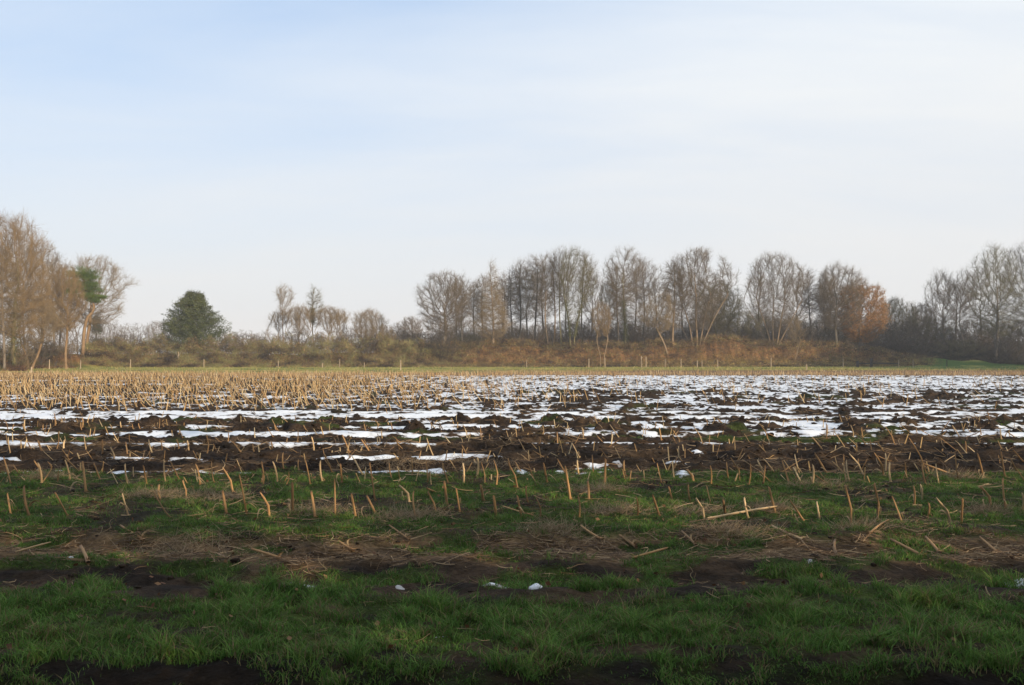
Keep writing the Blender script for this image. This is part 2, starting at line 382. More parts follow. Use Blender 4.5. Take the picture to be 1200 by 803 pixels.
# ------------------------------------------------------------------ earth clods
rs = np.random.RandomState(3)
import bmesh
bm = bmesh.new(); bmesh.ops.create_icosphere(bm, subdivisions=2, radius=1)
IV = np.array([v.co[:] for v in bm.verts]); IF = np.array([[v.index for v in f.verts] for f in bm.faces]); bm.free()
def clods(cx, cy, sz_):
    n = len(cx); z = G(cx, cy)
    V = np.repeat(IV[None], n, 0)
    ph = rs.uniform(0, 50, (n, 1))
    q = 1 + .55 * perlin(V[..., 0] * 1.4 + ph, V[..., 1] * 1.4 + V[..., 2] * 1.9, 5) + .3 * perlin(V[..., 0] * 3 + ph, V[..., 2] * 3 - V[..., 1] * 2, 6)
    V = V * q[..., None] * sz_[:, None, None] * np.stack([rs.uniform(.8, 1.5, n), rs.uniform(.7, 1.1, n), rs.uniform(.5, .8, n)], 1)[:, None, :]
    V = V + np.stack([cx, cy, z + .15 * sz_], 1)[:, None, :]
    return V.reshape(-1, 3), (IF[None] + (np.arange(n) * len(IV))[:, None, None]).reshape(-1, 3)
n = 26000
d_ = np.exp(rs.uniform(math.log(6), math.log(64), n)); x_ = rs.uniform(-.66, .66, n) * d_
_, g_, s_, a_, f_, y_, p_, b_ = G(x_, d_, True)
pr = (1 - g_) * np.where(d_ < 11.8, .12, 1) * np.where(d_ > 24, .3 + .7 * sst(500, 640, p_), 1)
pr = pr * np.where(band(y_, 21.3, 23.9, .2) > .5, .25, 1) * (0.25 + sst(-.1, .3, fbm(x_ / 1.2, d_ / 1.2, 121, 2)))
k = rs.uniform(0, 1, n) < pr
x_, d_ = x_[k], d_[k]
V, F = clods(x_, d_, rs.uniform(.015, .055, len(x_)) * (1 + .6 * (rs.uniform(0, 1, len(x_)) > .93)) * np.clip(d_ / 22, .55, 1.25))
tag(obj('soil_clods', mesh('soil_clods', V, [F], MT['clod'], True)), 'dark wet clods of ploughed up earth lying among the snow', 'soil', kind='stuff')

# ------------------------------------------------------------------ grass
def blades(n, d0, d1, hmul, wmul, pal, seed, dense=None, pw=1.0, spread=.67):
    r = np.random.RandomState(seed)
    d = d0 + (d1 - d0) * r.uniform(0, 1, n) ** pw; x = r.uniform(-spread, spread, n) * (d + 1.5)
    _, g, s, a, f, yy, px, b = G(x, d, True)
    tuft = sst(-.25, .4, fbm(x / .16, d / .16, 131, 3)); big = sst(-.3, .35, fbm(x / .7, d / .6, 133, 3))
    p = g * (.25 + .8 * tuft) * (.4 + .6 * big)
    if dense is not None: p = p * dense(x, d, px)
    k = r.uniform(0, 1, n) < p
    x, d, tuft, big = x[k], d[k], tuft[k], big[k]; n = len(x)
    z = G(x, d) - .005
    h = hmul * r.uniform(.35, 1.25, n) * (.4 + .9 * tuft) * (.55 + .6 * big)
    az = r.uniform(0, 2 * math.pi, n); ln = r.uniform(.15, 1.1, n) * h
    wd = wmul * r.uniform(.6, 1.3, n)
    fa = r.uniform(0, math.pi, n)
    lx, ly = np.cos(az) * ln, np.sin(az) * ln; wx, wy = np.cos(fa) * wd, np.sin(fa) * wd
    B = np.stack([x, d, z], 1); 
    def pt(t, q):
        c = B + np.stack([lx * t * t, ly * t * t, h * t * (1 - .25 * t)], 1)
        return c - np.stack([wx, wy, 0 * wx], 1) * q, c + np.stack([wx, wy, 0 * wx], 1) * q
    a0, a1 = pt(0, .8); b1, b2 = pt(.5, 1.0); t0, _ = pt(1, 0)
    V = np.stack([a0, a1, b2, b1, t0], 1).reshape(-1, 3)
    o = np.arange(n)[:, None] * 5
    F4 = o + np.array([[0, 1, 2, 3]]); F3 = o + np.array([[3, 2, 4]])
    q = r.uniform(0, 1, n) * .75 + .25 * big
    pal = np.array(pal); ci = np.clip(q * (len(pal) - 1), 0, len(pal) - 1.001); i0 = ci.astype(int); ff = (ci - i0)[:, None]
    C = pal[i0] * (1 - ff) + pal[i0 + 1] * ff
    dry = r.uniform(0, 1, n) < .13 + .2 * sst(0, .4, fbm(x / .5, d / .4, 139, 2)); C[dry] = np.array([.19, .145, .075]) * r.uniform(.7, 1.2, (dry.sum(), 1))
    return V, F4, F3, np.repeat(C, 5, 0)
PAL = [(.034, .060, .014), (.060, .12, .024), (.088, .18, .034), (.155, .215, .05)]
V, F4, F3, C = blades(1200000, 4.0, 12.6, .062, .0026, PAL, 7, pw=1.25)
V2, F42, F32, C2 = blades(520000, 4.4, 6.4, .115, .0023, [tuple(v * 1.25 for v in q) for q in PAL], 8, dense=lambda x, d, px: .12 + 1.0 * sst(-.22, .22, fbm(x / .9, d / .45, 137, 3)) * (.35 + .65 * sst(-.3, .1, fbm(x / .25, d / .2, 138, 2))))
V3, F43, F33, C3 = blades(60000, 12, 24, .05, .005, PAL, 9)
o2 = len(V); o3 = o2 + len(V2)
tag(obj('grass', mesh('grass', np.concatenate([V, V2, V3]), [np.concatenate([F4, F42 + o2, F43 + o3]), np.concatenate([F3, F32 + o2, F33 + o3])], MT['grass'], False, np.concatenate([C, C2, C3]))),
    'short green winter grass growing on the near field margin', 'grass', kind='stuff')
PALF = [(.17, .19, .04), (.25, .25, .07), (.36, .29, .12), (.42, .31, .15)]
V, F4, F3, C = blades(150000, 71, 112, .26, .02, PALF, 10, dense=lambda x, d, px: np.where(d < 93, .25 + .75 * sst(560, 760, px), .35) * (1 - .8 * sst(1040, 1110, px) * (d > 90)))
tag(obj('meadow_grass', mesh('meadow_grass', V, [F4, F3], MT['grass'], False, C)), 'pale yellowish grass on the strip between the field and the bank', 'grass', kind='stuff')

# ------------------------------------------------------------------ trodden residue, fallen leaves
def strips(x, y, L, wd, lift, r, pal, tilt=.25):
    n = len(x); a = r.uniform(0, math.pi * 2, n) * .0 + r.normal(0, .9, n)
    K = 4; V = []; t = np.linspace(-.5, .5, K)
    cur = r.normal(0, .5, n); tl = r.normal(0, tilt, n)
    for q in t:
        aa = a + cur * q
        V.append(np.stack([x + np.cos(aa) * L * q, y + np.sin(aa) * L * q, q * L * tl], 1))
    V = np.stack(V, 1)
    z = G(V[..., 0].ravel(), V[..., 1].ravel()).reshape(n, K)
    V[..., 2] += np.maximum(z, z.mean(1, keepdims=True)) + lift[:, None] - np.minimum(0, V[..., 2]).min(1, keepdims=True) * .6
    sx = -np.sin(a) * wd; sy = np.cos(a) * wd; roll = r.uniform(-1, 1, n) * wd
    S = np.stack([sx, sy, roll], 1)[:, None, :]
    W = np.stack([V - S, V + S], 2).reshape(-1, 3)
    o = np.arange(n)[:, None] * (2 * K)
    F = np.concatenate([o + np.array([[2 * q, 2 * q + 1, 2 * q + 3, 2 * q + 2]]) for q in range(K - 1)])
    pal = np.array(pal); C = pal[r.randint(0, len(pal), n)] * r.uniform(.6, 1.25, (n, 1))
    return W, F, np.repeat(C, 2 * K, 0)
r = np.random.RandomState(15)
n = 190000
d = np.exp(r.uniform(math.log(4.3), math.log(30), n)); x = r.uniform(-.66, .66, n) * d
_, g_, s_, a_, f_, y_, p_, _ = G(x, d, True)
w_ = .07 + 1.0 * s_ + .18 * sst(0.05, .3, fbm(x / .5, d / .4, 141, 3)) * (d > 7.5)
w_ = w_ * np.where(d < 6.2, .25, 1) * (d > 4.75); w_ = w_ * (.25 + sst(-.1, .3, fbm(x / .45, d / .3, 143, 3)))
k = r.uniform(0, 1, n) < w_; x, d = x[k], d[k]
V, F, C = strips(x, d, r.uniform(.05, .30, len(x)) * np.clip(d / 9, .7, 1.3), r.uniform(.0008, .0034, len(x)) * np.clip(d / 8, .7, 2), r.uniform(0, .02, len(x)), r,
                 [(.15, .09, .045), (.22, .14, .075), (.10, .06, .035), (.30, .21, .12), (.07, .045, .03)], .12)
tag(obj('straw_litter', mesh('straw_litter', V, [F], MT['residue'], False, C)), 'flattened brown straw and leaf litter trodden into the wheel track', 'straw', kind='stuff')
# dry grass wisps standing in tousled tufts
n = 8500
ctr = [(255, 583, .4), (180, 580, .3), (650, 625, .25), (560, 548, .5), (905, 598, .25), (230, 638, .45), (820, 600, .3), (480, 605, .3), (370, 600, .3), (955, 570, .35), (1160, 600, .3), (700, 575, .3), (60, 560, .3), (465, 548, .5), (1120, 560, .3), (860, 625, .3), (720, 600, .25), (1010, 620, .3)]
ci = r.randint(0, len(ctr), n); cd_ = np.array([D(q[1]) for q in ctr]); cxx = np.array([X(q[0], D(q[1])) for q in ctr]); cr = np.array([q[2] for q in ctr])
x = cxx[ci] + r.normal(0, 1, n) * cr[ci] * .6; d = cd_[ci] + r.normal(0, 1, n) * cr[ci] * .4
P = np.stack([x, d, G(x, d)], 1)
dirs = np.stack([r.normal(0, 1, n), r.normal(0, 1, n), r.uniform(.05, 1.0, n)], 1)
V, F = spikes(P, dirs, r.uniform(.06, .22, n), .0022)
tag(obj('dry_grass', mesh('dry_grass', V, [F], MT['residue'], False, np.repeat(np.array([(.27, .19, .11), (.2, .14, .08), (.33, .25, .16)])[r.randint(0, 3, n)], 4, 0))), 'bleached dead grass in tousled tufts among the stubble', 'dry grass', kind='stuff')
n = 420
d = r.uniform(4.6, 12.5, n); x = r.uniform(-.66, .66, n) * d
P = np.stack([x, d, G(x, d) + .03], 1); V, F = leafquads(r, P, .04 * np.ones(n), .7)
tag(obj('fallen_leaves', mesh('fallen_leaves', V, [F], MT['residue'], False, np.repeat(np.array([(.13, .06, .03), (.09, .045, .025), (.18, .10, .05)])[r.randint(0, 3, n)], 4, 0))), 'small brown fallen leaves scattered over the near grass', 'leaves', kind='stuff')

# ------------------------------------------------------------------ maize stubble
def stem_mesh(kind, seed, mat, sides=8):
    """unit stem: 1 m tall along z, thickness set for ~0.28 m stems; kink = broken over"""
    r = np.random.RandomState(seed); L = .28
    zs = [0, .03, .05, .11, .125, .14, .2, .215, .23, L]
    rad = [.0145, .013, .0125, .0115, .0135, .0112, .0105, .0125, .0102, .0098]
    P = []
    kx, ky = r.normal(0, .012, 2)
    for z in zs:
        x = kx * math.sin(z / L * 2.4); y = ky * math.sin(z / L * 2.0)
        if kind == 'bent' and z > .14: x -= (z - .14) * .35
        if kind == 'snapped' and z > .125: x -= (z - .125) * 1.9; z = .125 + (z - .125) * .25
        P.append((x, y, z))
    P = np.array(P); n = len(P); rad = np.array(rad) * r.uniform(.85, 1.15)
    ang = np.arange(sides) * 2 * math.pi / sides
    V = P[:, None, :] + rad[:, None, None] * np.stack([np.cos(ang), np.sin(ang) * .85, 0 * ang], 1)[None]
    V[-1, :, 2] += (np.cos(ang + r.uniform(0, 6)) * .012)      # slanting, frayed cut
    V[-1, ::3, 2] += r.uniform(0, .012)
    V = V.reshape(-1, 3)
    j = np.arange(sides); j2 = (j + 1) % sides
    F = np.concatenate([np.stack([q * sides + j, q * sides + j2, (q + 1) * sides + j2, (q + 1) * sides + j], 1) for q in range(n - 1)])
    top = P[-1] - (0, 0, .008); V = np.concatenate([V, [top]]); m = len(V) - 1
    T = np.stack([(n - 1) * sides + j, (n - 1) * sides + j2, np.full(sides, m)], 1)
    # brace roots
    rp = np.array([[0, 0, .035]] * 5) ; ra = r.uniform(0, 6.28, 5)
    SV, SF = spikes(rp, np.stack([np.cos(ra), np.sin(ra), -np.ones(5) * .8], 1), .07, .004)
    return mesh('stem', np.concatenate([V, SV]), [F, np.concatenate([T, SF + len(V)])], mat, True)
def husk_mesh(seed, z0):
    r = np.random.RandomState(seed); Vs = []; Fs = []; o = 0
    for q in range(r.randint(1, 3)):
        a = r.uniform(0, 6.28); K = 6; L = r.uniform(.10, .22); w0 = r.uniform(.006, .012); zb = z0 * r.uniform(.4, 1)
        for t in range(K):
            u = t / (K - 1); rad = .010 + L * u * .8; z = zb + .06 * math.sin(u * 2.6) - .10 * u * u * (zb / .12)
            ww = w0 * math.sin(math.pi * (.18 + .8 * u)); ca, sa = math.cos(a + u * .6), math.sin(a + u * .6)
            Vs += [(ca * rad - sa * ww, sa * rad + ca * ww, z), (ca * rad + sa * ww, sa * rad - ca * ww, z + .006)]
        Fs += [(o + 2 * t, o + 2 * t + 1, o + 2 * t + 3, o + 2 * t + 2) for t in range(K - 1)]; o = len(Vs)
    return mesh('husk_leaf', np.array(Vs), [np.array(Fs)], MT['husk'], True)
STEMS = {k: [stem_mesh(k, 10 * i + s, MT['stub'] if s % 5 else MT['stub_pale']) for s in range(5)] for i, k in enumerate(('straight', 'bent', 'snapped'))}
HUSKS = [husk_mesh(60 + s, .12) for s in range(6)]
ordw = ['first', 'second', 'third', 'fourth', 'fifth', 'sixth', 'seventh', 'eighth', 'ninth', 'tenth', 'eleventh', 'twelfth', 'thirteenth', 'fourteenth', 'fifteenth', 'sixteenth', 'seventeenth', 'eighteenth', 'nineteenth', 'twentieth']
def ordinal(i):
    if i < 20: return ordw[i]
    t = ['twenty', 'thirty', 'forty', 'fifty', 'sixty', 'seventy'][(i + 1) // 10 - 2]; u = (i + 1) % 10
    return t + '-' + ordw[u - 1] if u else t[:-1] + 'ieth'
rnd = random.Random(5)
NST = 0
def stub(x, y, dx, dz, ydir=None, label=None, kind=None, thick=1.0):
    global NST; NST += 1
    z = float(G(np.array([x]), np.array([y]))[0]) - .015
    dy = rnd.uniform(-.35, .35) * abs(dz) if ydir is None else ydir
    v = Vector((dx, dy, max(dz, .02))); L = v.length
    kind = kind or ('straight' if rnd.random() < .85 else 'bent')
    o = obj('maize_stub', rnd.choice(STEMS[kind]), None, (x, y, z))
    if kind == 'bent' : 
        o.rotation_euler = (rnd.uniform(-.1, .1), rnd.uniform(-.1, .15) + .5 * math.atan2(dx, max(dz, .05)), 0)
    else:
        o.rotation_mode = 'QUATERNION'; o.rotation_quaternion = v.to_track_quat('Z', 'Y')
    th_ = thick * rnd.uniform(.65, 1.15); o.scale = (th_, th_, max(L, .06) / .28)
    tag(o, label, 'maize stub', 'cut maize stubs standing in the field')
    if rnd.random() < (.75 if y < 13 else .45):
        h = obj('husk_leaf', rnd.choice(HUSKS), o); h.rotation_euler = (0, 0, rnd.uniform(0, 6)); h.scale = (1 / 1, 1, .28 / max(L, .2))
    return o
# stubs read off the photograph: foot and tip, crops of scale 3 with origins (0,420) (400,420) (800,420)
RAW = {0: [(42,545,25,478),(108,550,78,452),(245,560,215,475),(455,550,435,475),(570,500,560,445),(605,560,540,480),(658,490,655,432),(800,545,778,470),(870,545,850,405),(950,555,945,470),(1030,545,1028,440),(1110,555,1088,470),(1180,550,1172,430),
            (42,440,10,350),(150,440,145,370),(250,430,238,360),(305,470,285,370),(355,430,335,375),(452,445,442,375),(520,440,515,375),(585,440,578,365),(635,430,600,360),(705,445,695,375),(755,440,742,372),(822,470,785,385),(920,440,910,370),(978,440,965,370),(1093,445,1075,360),(1135,440,1128,370),(1170,410,1145,350),
            (40,345,30,290),(120,340,108,305),(150,345,130,310),(230,335,225,290),(305,340,298,290),(362,345,360,300),(400,350,385,305),(450,345,440,305),(540,340,522,290),(572,335,570,295),(625,335,620,290),(665,335,660,285),(730,340,715,280),(770,325,758,285),(855,340,820,300),(180,400,178,372),(80,415,45,380),(165,415,125,360),(285,400,240,350),(900,330,890,290),(955,332,953,300),(1000,400,998,345),(1055,395,1052,350),(1105,330,1098,265),(800,305,802,262),
            (30,265,22,230),(92,265,88,225),(158,260,155,235),(197,262,192,225),(222,255,220,235),(290,262,288,236),(395,258,393,238),(430,250,425,225),(470,252,468,236),(545,245,543,225),(575,247,573,232),(905,240,904,226),(1045,305,1047,262)],
       400: [(52,550,40,475),(125,540,90,478),(120,505,100,375),(240,510,192,465),(262,555,255,475),(335,540,302,475),(345,475,300,460),(372,515,362,435),(418,540,405,460),(500,500,490,445),(545,555,535,480),(635,555,620,480),(658,510,652,450),(700,560,688,495),(835,560,828,485),(870,500,866,440),(805,500,785,390),(1040,555,1030,490),(1118,550,1090,480),(1165,500,1150,445),
            (78,405,48,355),(180,430,172,375),(250,420,248,365),(305,435,298,370),(378,445,355,375),(412,410,380,360),(475,420,475,350),(545,445,525,365),(620,460,575,385),(595,390,585,350),(685,450,658,378),(725,440,712,370),(835,410,830,360),(885,410,882,350),(925,450,928,360),(1000,415,1000,365),(1125,440,1110,375),(1170,430,1165,365),(640,405,615,365),(790,410,760,360),(5,440,3,370),(430,440,425,370),
            (30,330,5,270),(110,335,75,280),(210,335,195,280),(325,345,300,285),(440,345,422,315),(520,290,520,265),(600,315,598,285),(760,295,758,252),(850,290,843,252),(925,295,898,268),(250,250,240,222),(335,250,320,222),(360,252,343,222),(130,242,118,220),(22,240,20,222),(1125,292,1118,250),(1185,290,1165,262),(555,355,535,325),(580,310,555,280)],
       800: [(28,510,25,450),(75,565,50,495),(102,515,88,450),(150,545,138,490),(230,560,218,490),(325,540,300,450),(425,570,375,505),(480,560,470,500),(588,590,572,445),(680,570,658,450),(772,585,748,495),(810,520,805,450),(838,500,825,445),(975,590,965,500),(940,585,870,515),(1080,530,1040,465),(1133,535,1130,430),(855,560,852,505),(1190,545,1180,480),
            (38,430,30,390),(98,440,88,375),(160,425,155,365),(205,410,170,355),(230,450,230,375),(285,410,265,365),(325,410,280,360),(372,440,355,370),(410,405,398,340),(452,450,450,375),(515,445,455,410),(505,405,465,340),(575,415,520,365),(585,440,585,370),(705,415,650,345),(730,435,730,370),(785,420,775,365),(855,410,760,305),(855,450,855,375),(965,425,958,330),(955,410,830,370),(1055,420,1020,340),(1130,420,1120,335),(1175,400,1150,350),(1195,370,1150,330),
            (505,290,503,240),(598,285,598,240),(635,283,632,240),(300,290,260,245),(70,310,20,265),(745,315,690,262),(500,340,450,285),(1118,290,1115,255),(1180,285,1140,260),(850,235,846,215),(140,250,120,232),(85,250,82,225),(240,355,225,330),(710,400,708,335),(1075,240,1070,215),(290,245,262,215)]}
LIE = [(500, 640, 470, 606, 0), (860, 0, 0, 0, 0)]
allst = []
for ox, L_ in RAW.items():
    for (fx, fy, tx, ty) in L_:
        allst.append((ox + fx / 3, 420 + fy / 3, ox + tx / 3, 420 + ty / 3))
rows = {'the near grass row': [], 'the mud edge row': [], 'the black rut row': [], 'the far ruts row': []}
for q in allst:
    fy = q[1]
    k = list(rows)[0 if fy >= 583 else 1 if fy >= 550 else 2 if fy >= 519 else 3]
    rows[k].append(q)
def state(dx, dz):
    a = math.degrees(math.atan2(dx, max(dz, .001)))
    if dz < .12 and abs(dx) > .15: return 'toppled'
    return 'upright' if abs(a) < 9 else ('slanting' if abs(a) < 28 else 'tilted')
for rn, L_ in rows.items():
    L_.sort()
    for i_, (fx, fy, tx, ty) in enumerate(L_):
        d = D(fy); dx = (tx - fx) / FPX * d; dz = (fy - ty) / FPX * d + .015
        tall = 'tall' if dz > .34 else ('short' if dz < .2 else 'tan')
        stub(X(fx, d), d, dx, dz, None, '%s %s maize stub, %s from left in %s' % (tall, state(dx, dz), ordinal(i_), rn), thick=1.05)
# stalks lying on the brown track and in the grass
lying = [(415, 640, 398, 622), (480, 633, 456, 621), (705, 632, 682, 621), (745, 637, 716, 618), (1100, 645, 1064, 624), (980, 655, 960, 630), (1168, 645, 1135, 628), (905, 600, 828, 610), (815, 638, 795, 624), (105, 665, 114, 642),
         (1017, 630, 1033, 616), (940, 633, 905, 622), (170, 633, 152, 618), (330, 655, 295, 650), (60, 650, 20, 655), (780, 650, 740, 655), (1080, 655, 1040, 640), (625, 607, 590, 600)]
for i_, (fx, fy, tx, ty) in enumerate(sorted(lying)):
    d = D(max(fy, ty)); dd = D(min(fy, ty)); x0 = X(fx if fy > ty else tx, d); x1 = X(tx if fy > ty else fx, dd)
    o = stub(x0, d, x1 - x0, .04, dd - d if abs(dd - d) < .45 else .4, None, 'straight', 1.0)
    o.location.z += .035; o.name = 'maize_stalk'
    tag(o, 'broken fallen maize stalk lying flat, %s from the left of the fallen ones' % ordinal(i_), 'maize stalk', 'fallen maize stalks'); 
# more single stubs in the rows just beyond, up to three hundred in all
r = np.random.RandomState(77); cand = []
for row in np.arange(18.2, 27.5, .75):
    n = int(1.3 * row / .34); xs = np.linspace(-.64, .64, n) * row + r.normal(0, .06, n)
    for x in xs:
        p = PXof(x, row)
        if (row > 20.6 and row < 24.2 and r.uniform() < .93): continue
        if p > 520 and r.uniform() < .72: continue
        if row < 20.8 and r.uniform() < .62: continue
        if row > 24 and p > 640 and r.uniform() < .7: continue
        cand.append((x, row + r.normal(0, .05)))
for q in range(90):
    row = r.choice([10.9, 11.9, 12.8, 13.7, 14.4, 15.2, 16.6, 17.4]); x = r.uniform(-.62, .62) * row
    stub(x, row + r.normal(0, .12), r.normal(-.06, .12), r.uniform(.08, .26), None, '%s thin maize stub among the bigger ones, %s of the field' % ('short', 'left side' if x < -row * .2 else 'middle' if x < row * .2 else 'right side'), thick=.72)
cand.sort(key=lambda q: q[1])
near = cand[:max(12, 318 - NST)]; rest = cand[len(near):]
for (x, y) in near:
    lean = r.uniform(-.28, .04) if y > 24 else r.uniform(-.1, .04); hh = r.uniform(.22, .40) if y > 24 else r.uniform(.12, .26)
    st_ = state(lean, hh)
    where = 'on the clods before the broad snow strip' if y < 21 else ('in the broad snow strip' if y < 24.2 else 'just beyond the broad snow strip')
    p = PXof(x, y); third = 'left' if p < 400 else ('middle' if p < 800 else 'right')
    stub(x, y, lean, hh, None, '%s pale maize stub %s, %s third' % (st_, where, third), thick=1.1)
# the thousands further out, one object
r = np.random.RandomState(78); xs = [a for a, b in rest]; ys = [b for a, b in rest]
for row in np.arange(27.6, 71, .75):
    n = int(1.34 * row / .19); x = np.linspace(-.67, .67, n) * row + r.normal(0, .05, n)
    p = PXof(x, row); jj = perlin(x / 4, np.full(n, row / 2.2), 151)
    edge_ = 610 + 110 * jj + (row < 46) * 30 + (row > 54) * 60
    keep = np.maximum(.85 * (1 - sst(edge_ - 300, edge_ + 210, p + 90 * perlin(x / 1.7, np.full(n, row / 1.9), 152))) ** 1.3, np.where(row > 62, .8, .05 + .22 * (jj > .32)))
    keep = keep * np.where((jj < -.42) & (row < 60), .25, 1)
    k = r.uniform(0, 1, n) < keep
    xs += list(x[k]); ys += list(row + r.normal(0, .06, k.sum()))
yb = r.choice([11.0, 12.0, 12.9, 13.8, 14.6, 15.3, 16.7, 17.5, 18.6, 19.6, 20.4], 480) + r.normal(0, .10, 480); xs += list(r.uniform(-.64, .64, 480) * yb); ys += list(yb)
xs = np.array(xs); ys = np.array(ys); n = len(xs)
B = np.stack([xs, ys, G(xs, ys) - .02], 1)
lean = np.where(ys < 24, r.normal(-.04, .07, n), np.where(ys < 42, r.uniform(-.38, .05, n), r.uniform(-.16, .07, n))) * np.where(r.uniform(0, 1, n) < .25, -.5, 1); ly = r.uniform(-.12, .12, n)
hh = np.where(ys < 24, r.uniform(.04, .22, n), np.where(ys < 42, r.uniform(.20, .46, n), r.uniform(.18, .38, n))); tp = B + np.stack([lean, ly, hh], 1)
rad = r.uniform(.007, .0135, n) * np.where(ys < 24, .75, 1)
ang = np.arange(5) * 2 * math.pi / 5; ring = np.stack([np.cos(ang), np.sin(ang), 0 * ang], 1)
V = np.concatenate([B[:, None] + rad[:, None, None] * 1.15 * ring, tp[:, None] + rad[:, None, None] * .85 * ring], 1).reshape(-1, 3)
j = np.arange(5); j2 = (j + 1) % 5; o = np.arange(n)[:, None, None] * 10
F = (o + np.stack([j, j2, j2 + 5, j + 5], 1)[None]).reshape(-1, 4); FT = (np.arange(n)[:, None] * 10 + np.arange(5, 10)[None])
C = np.repeat(np.array([(.44, .28, .12), (.50, .34, .17), (.30, .18, .08), (.56, .43, .25)])[r.randint(0, 4, n)] * r.uniform(.5, 1.1, (n, 1)), 10, 0)
tag(obj('maize_stubble', mesh('maize_stubble', V, [F, FT], MT['residue'], False, C)), 'dense rows of cut tan maize stubble across the far left of the field', 'stubble', kind='stuff')

# ------------------------------------------------------------------ fence posts
def post(px, fy, ty, label, dark=False, fork=False, d=None, lean=0):
    if d is None: d = 95.0 if px < 125 and fy < 435 else min(D(max(fy, 426.5)), 105.5)
    h = (fy - ty + (1.5 if fy < 433 else 0)) / FPX * d * 1.12; x = X(px, d); z = float(G(np.array([x]), np.array([d]))[0])
    if Z(fy, d) > z + .3: z = z
    r = .058; nn = 8; zs = np.array([-.25, 0, h * .5, h - .03, h + .02]); rr_ = np.array([r, r, r * .95, r * .95, r * .55])
    ang = np.arange(nn) * 2 * math.pi / nn
    V = np.stack([np.stack([np.cos(ang) * q + lean * zz_, np.sin(ang) * q, np.full(nn, zz_)], 1) for q, zz_ in zip(rr_, zs)]).reshape(-1, 3)
    V[-nn:, 2] += np.cos(ang) * .03
    j = np.arange(nn); j2 = (j + 1) % nn
    F = np.concatenate([np.stack([q * nn + j, q * nn + j2, (q + 1) * nn + j2, (q + 1) * nn + j], 1) for q in range(4)])
    T = np.array([[4 * nn + a for a in range(nn)]])
    Fs = [F, T]
    if fork:
        SV, SF = spikes(np.array([[0, 0, h * .6], [0, 0, h * .7]]), np.array([[-.5, 0, 1.], [.55, .1, 1]]), h * .55, .06); Fs.append(SF + len(V)); V = np.concatenate([V, SV])
    o = obj('fence_post', mesh('fence_post', V, Fs, MT['dark_post'] if dark else MT['post']), None, (x, d, z))
    tag(o, label, 'post', 'fence posts along the foot of the bank')
for a in [(37, 440, 432, 'lone pale post at the field edge, nearest to the left wood'), (58, 429, 421, 'pale post left of the bare rust-brown earth patch'), (94.5, 430, 423, 'pale post in front of the rust-brown earth patch'),
          (153, 431, 424, 'post at the foot of the brambles, between the pine and the evergreen'), (239, 431, 424, 'post standing below the right half of the dark evergreen'), (326, 431, 425, 'short post below the tall thin forked tree'), (378, 430, 427, 'stubby post below the ivy topped thin tree'),
          (398, 431, 424, 'pale post midway along the bramble hedge'), (427, 430, 426.5, 'stubby brown post below the round tan willow'), (469.5, 434, 424, 'tallest pale post below the right end of the bramble hedge'),
          (617, 428.5, 422, 'post on the green strip between the two tallest tree groups'), (690, 428.5, 421, 'pale post left of the thin russet tree'), (709, 430, 422, 'thin post right of the thin russet tree'), (751.5, 430, 420, 'left one of the pair of close pale posts'), (757, 430, 420.5, 'right one of the pair of close pale posts'),
          (779.5, 428, 421, 'post right of the close pair, below the leaning trunk'), (798, 428, 421, 'post below the broad fan shaped tree, left of its trunks'), (817, 427.5, 422, 'first of two low posts below the fan shaped tree'), (822.5, 428, 422, 'second of two low posts below the fan shaped tree'), (841, 427.5, 421, 'post below the grassy hump of the bank'),
          (903.5, 427, 419, 'post below the many-stemmed tree right of the hump'), (945, 434, 428, 'post at the field edge below the leaning pale trunk'), (988, 426.5, 419, 'pale post left of the dark rail, below the orange beech'), (1053, 426.5, 420, 'post at the right end of the dark rail'), (1070, 426.5, 420, 'slim post just right of the dark rail'),
          (1109.5, 426.5, 420, 'dark slim post alone on the green grass at right', True)]:
    post(*a[:4], dark=len(a) > 4)
post(209, 416, 402, 'forked broken orange-brown stump among the brambles before the evergreen', fork=True, d=109)
post(64, 407, 401, 'leaning pale broken stake on top of the left bank', d=99, lean=.3)
# dark rail with two posts
root = bpy.data.objects.new('low_rail', None); col.objects.link(root); dR = 106.0; zr = float(G(np.array([X(1005, dR)]), np.array([dR]))[0])
root.location = (X(1005, dR), dR, zr)
tag(root, 'low dark wooden rail on black posts on the grass below the orange beech', 'rail')
def boxmesh(name, x0, x1, y0, y1, z0, z1, m):
    V = np.array([(x, y, z) for x in (x0, x1) for y in (y0, y1) for z in (z0, z1)])
    F = np.array([(0, 1, 3, 2), (4, 6, 7, 5), (0, 4, 5, 1), (2, 3, 7, 6), (0, 2, 6, 4), (1, 5, 7, 3)]); return mesh(name, V, [F], m)
W_ = X(1053, dR) - X(1005, dR)
obj('rail', boxmesh('rail', .1, W_, -.03, .03, .42, .56, MT['dark_post']), root)
for q, h in ((0, .78), (X(1021, dR) - X(1005, dR), 1.1)):
    obj('post', boxmesh('post', q - .13, q + .13, -.1, .1, -.5, h, MT['dark_post']), root)

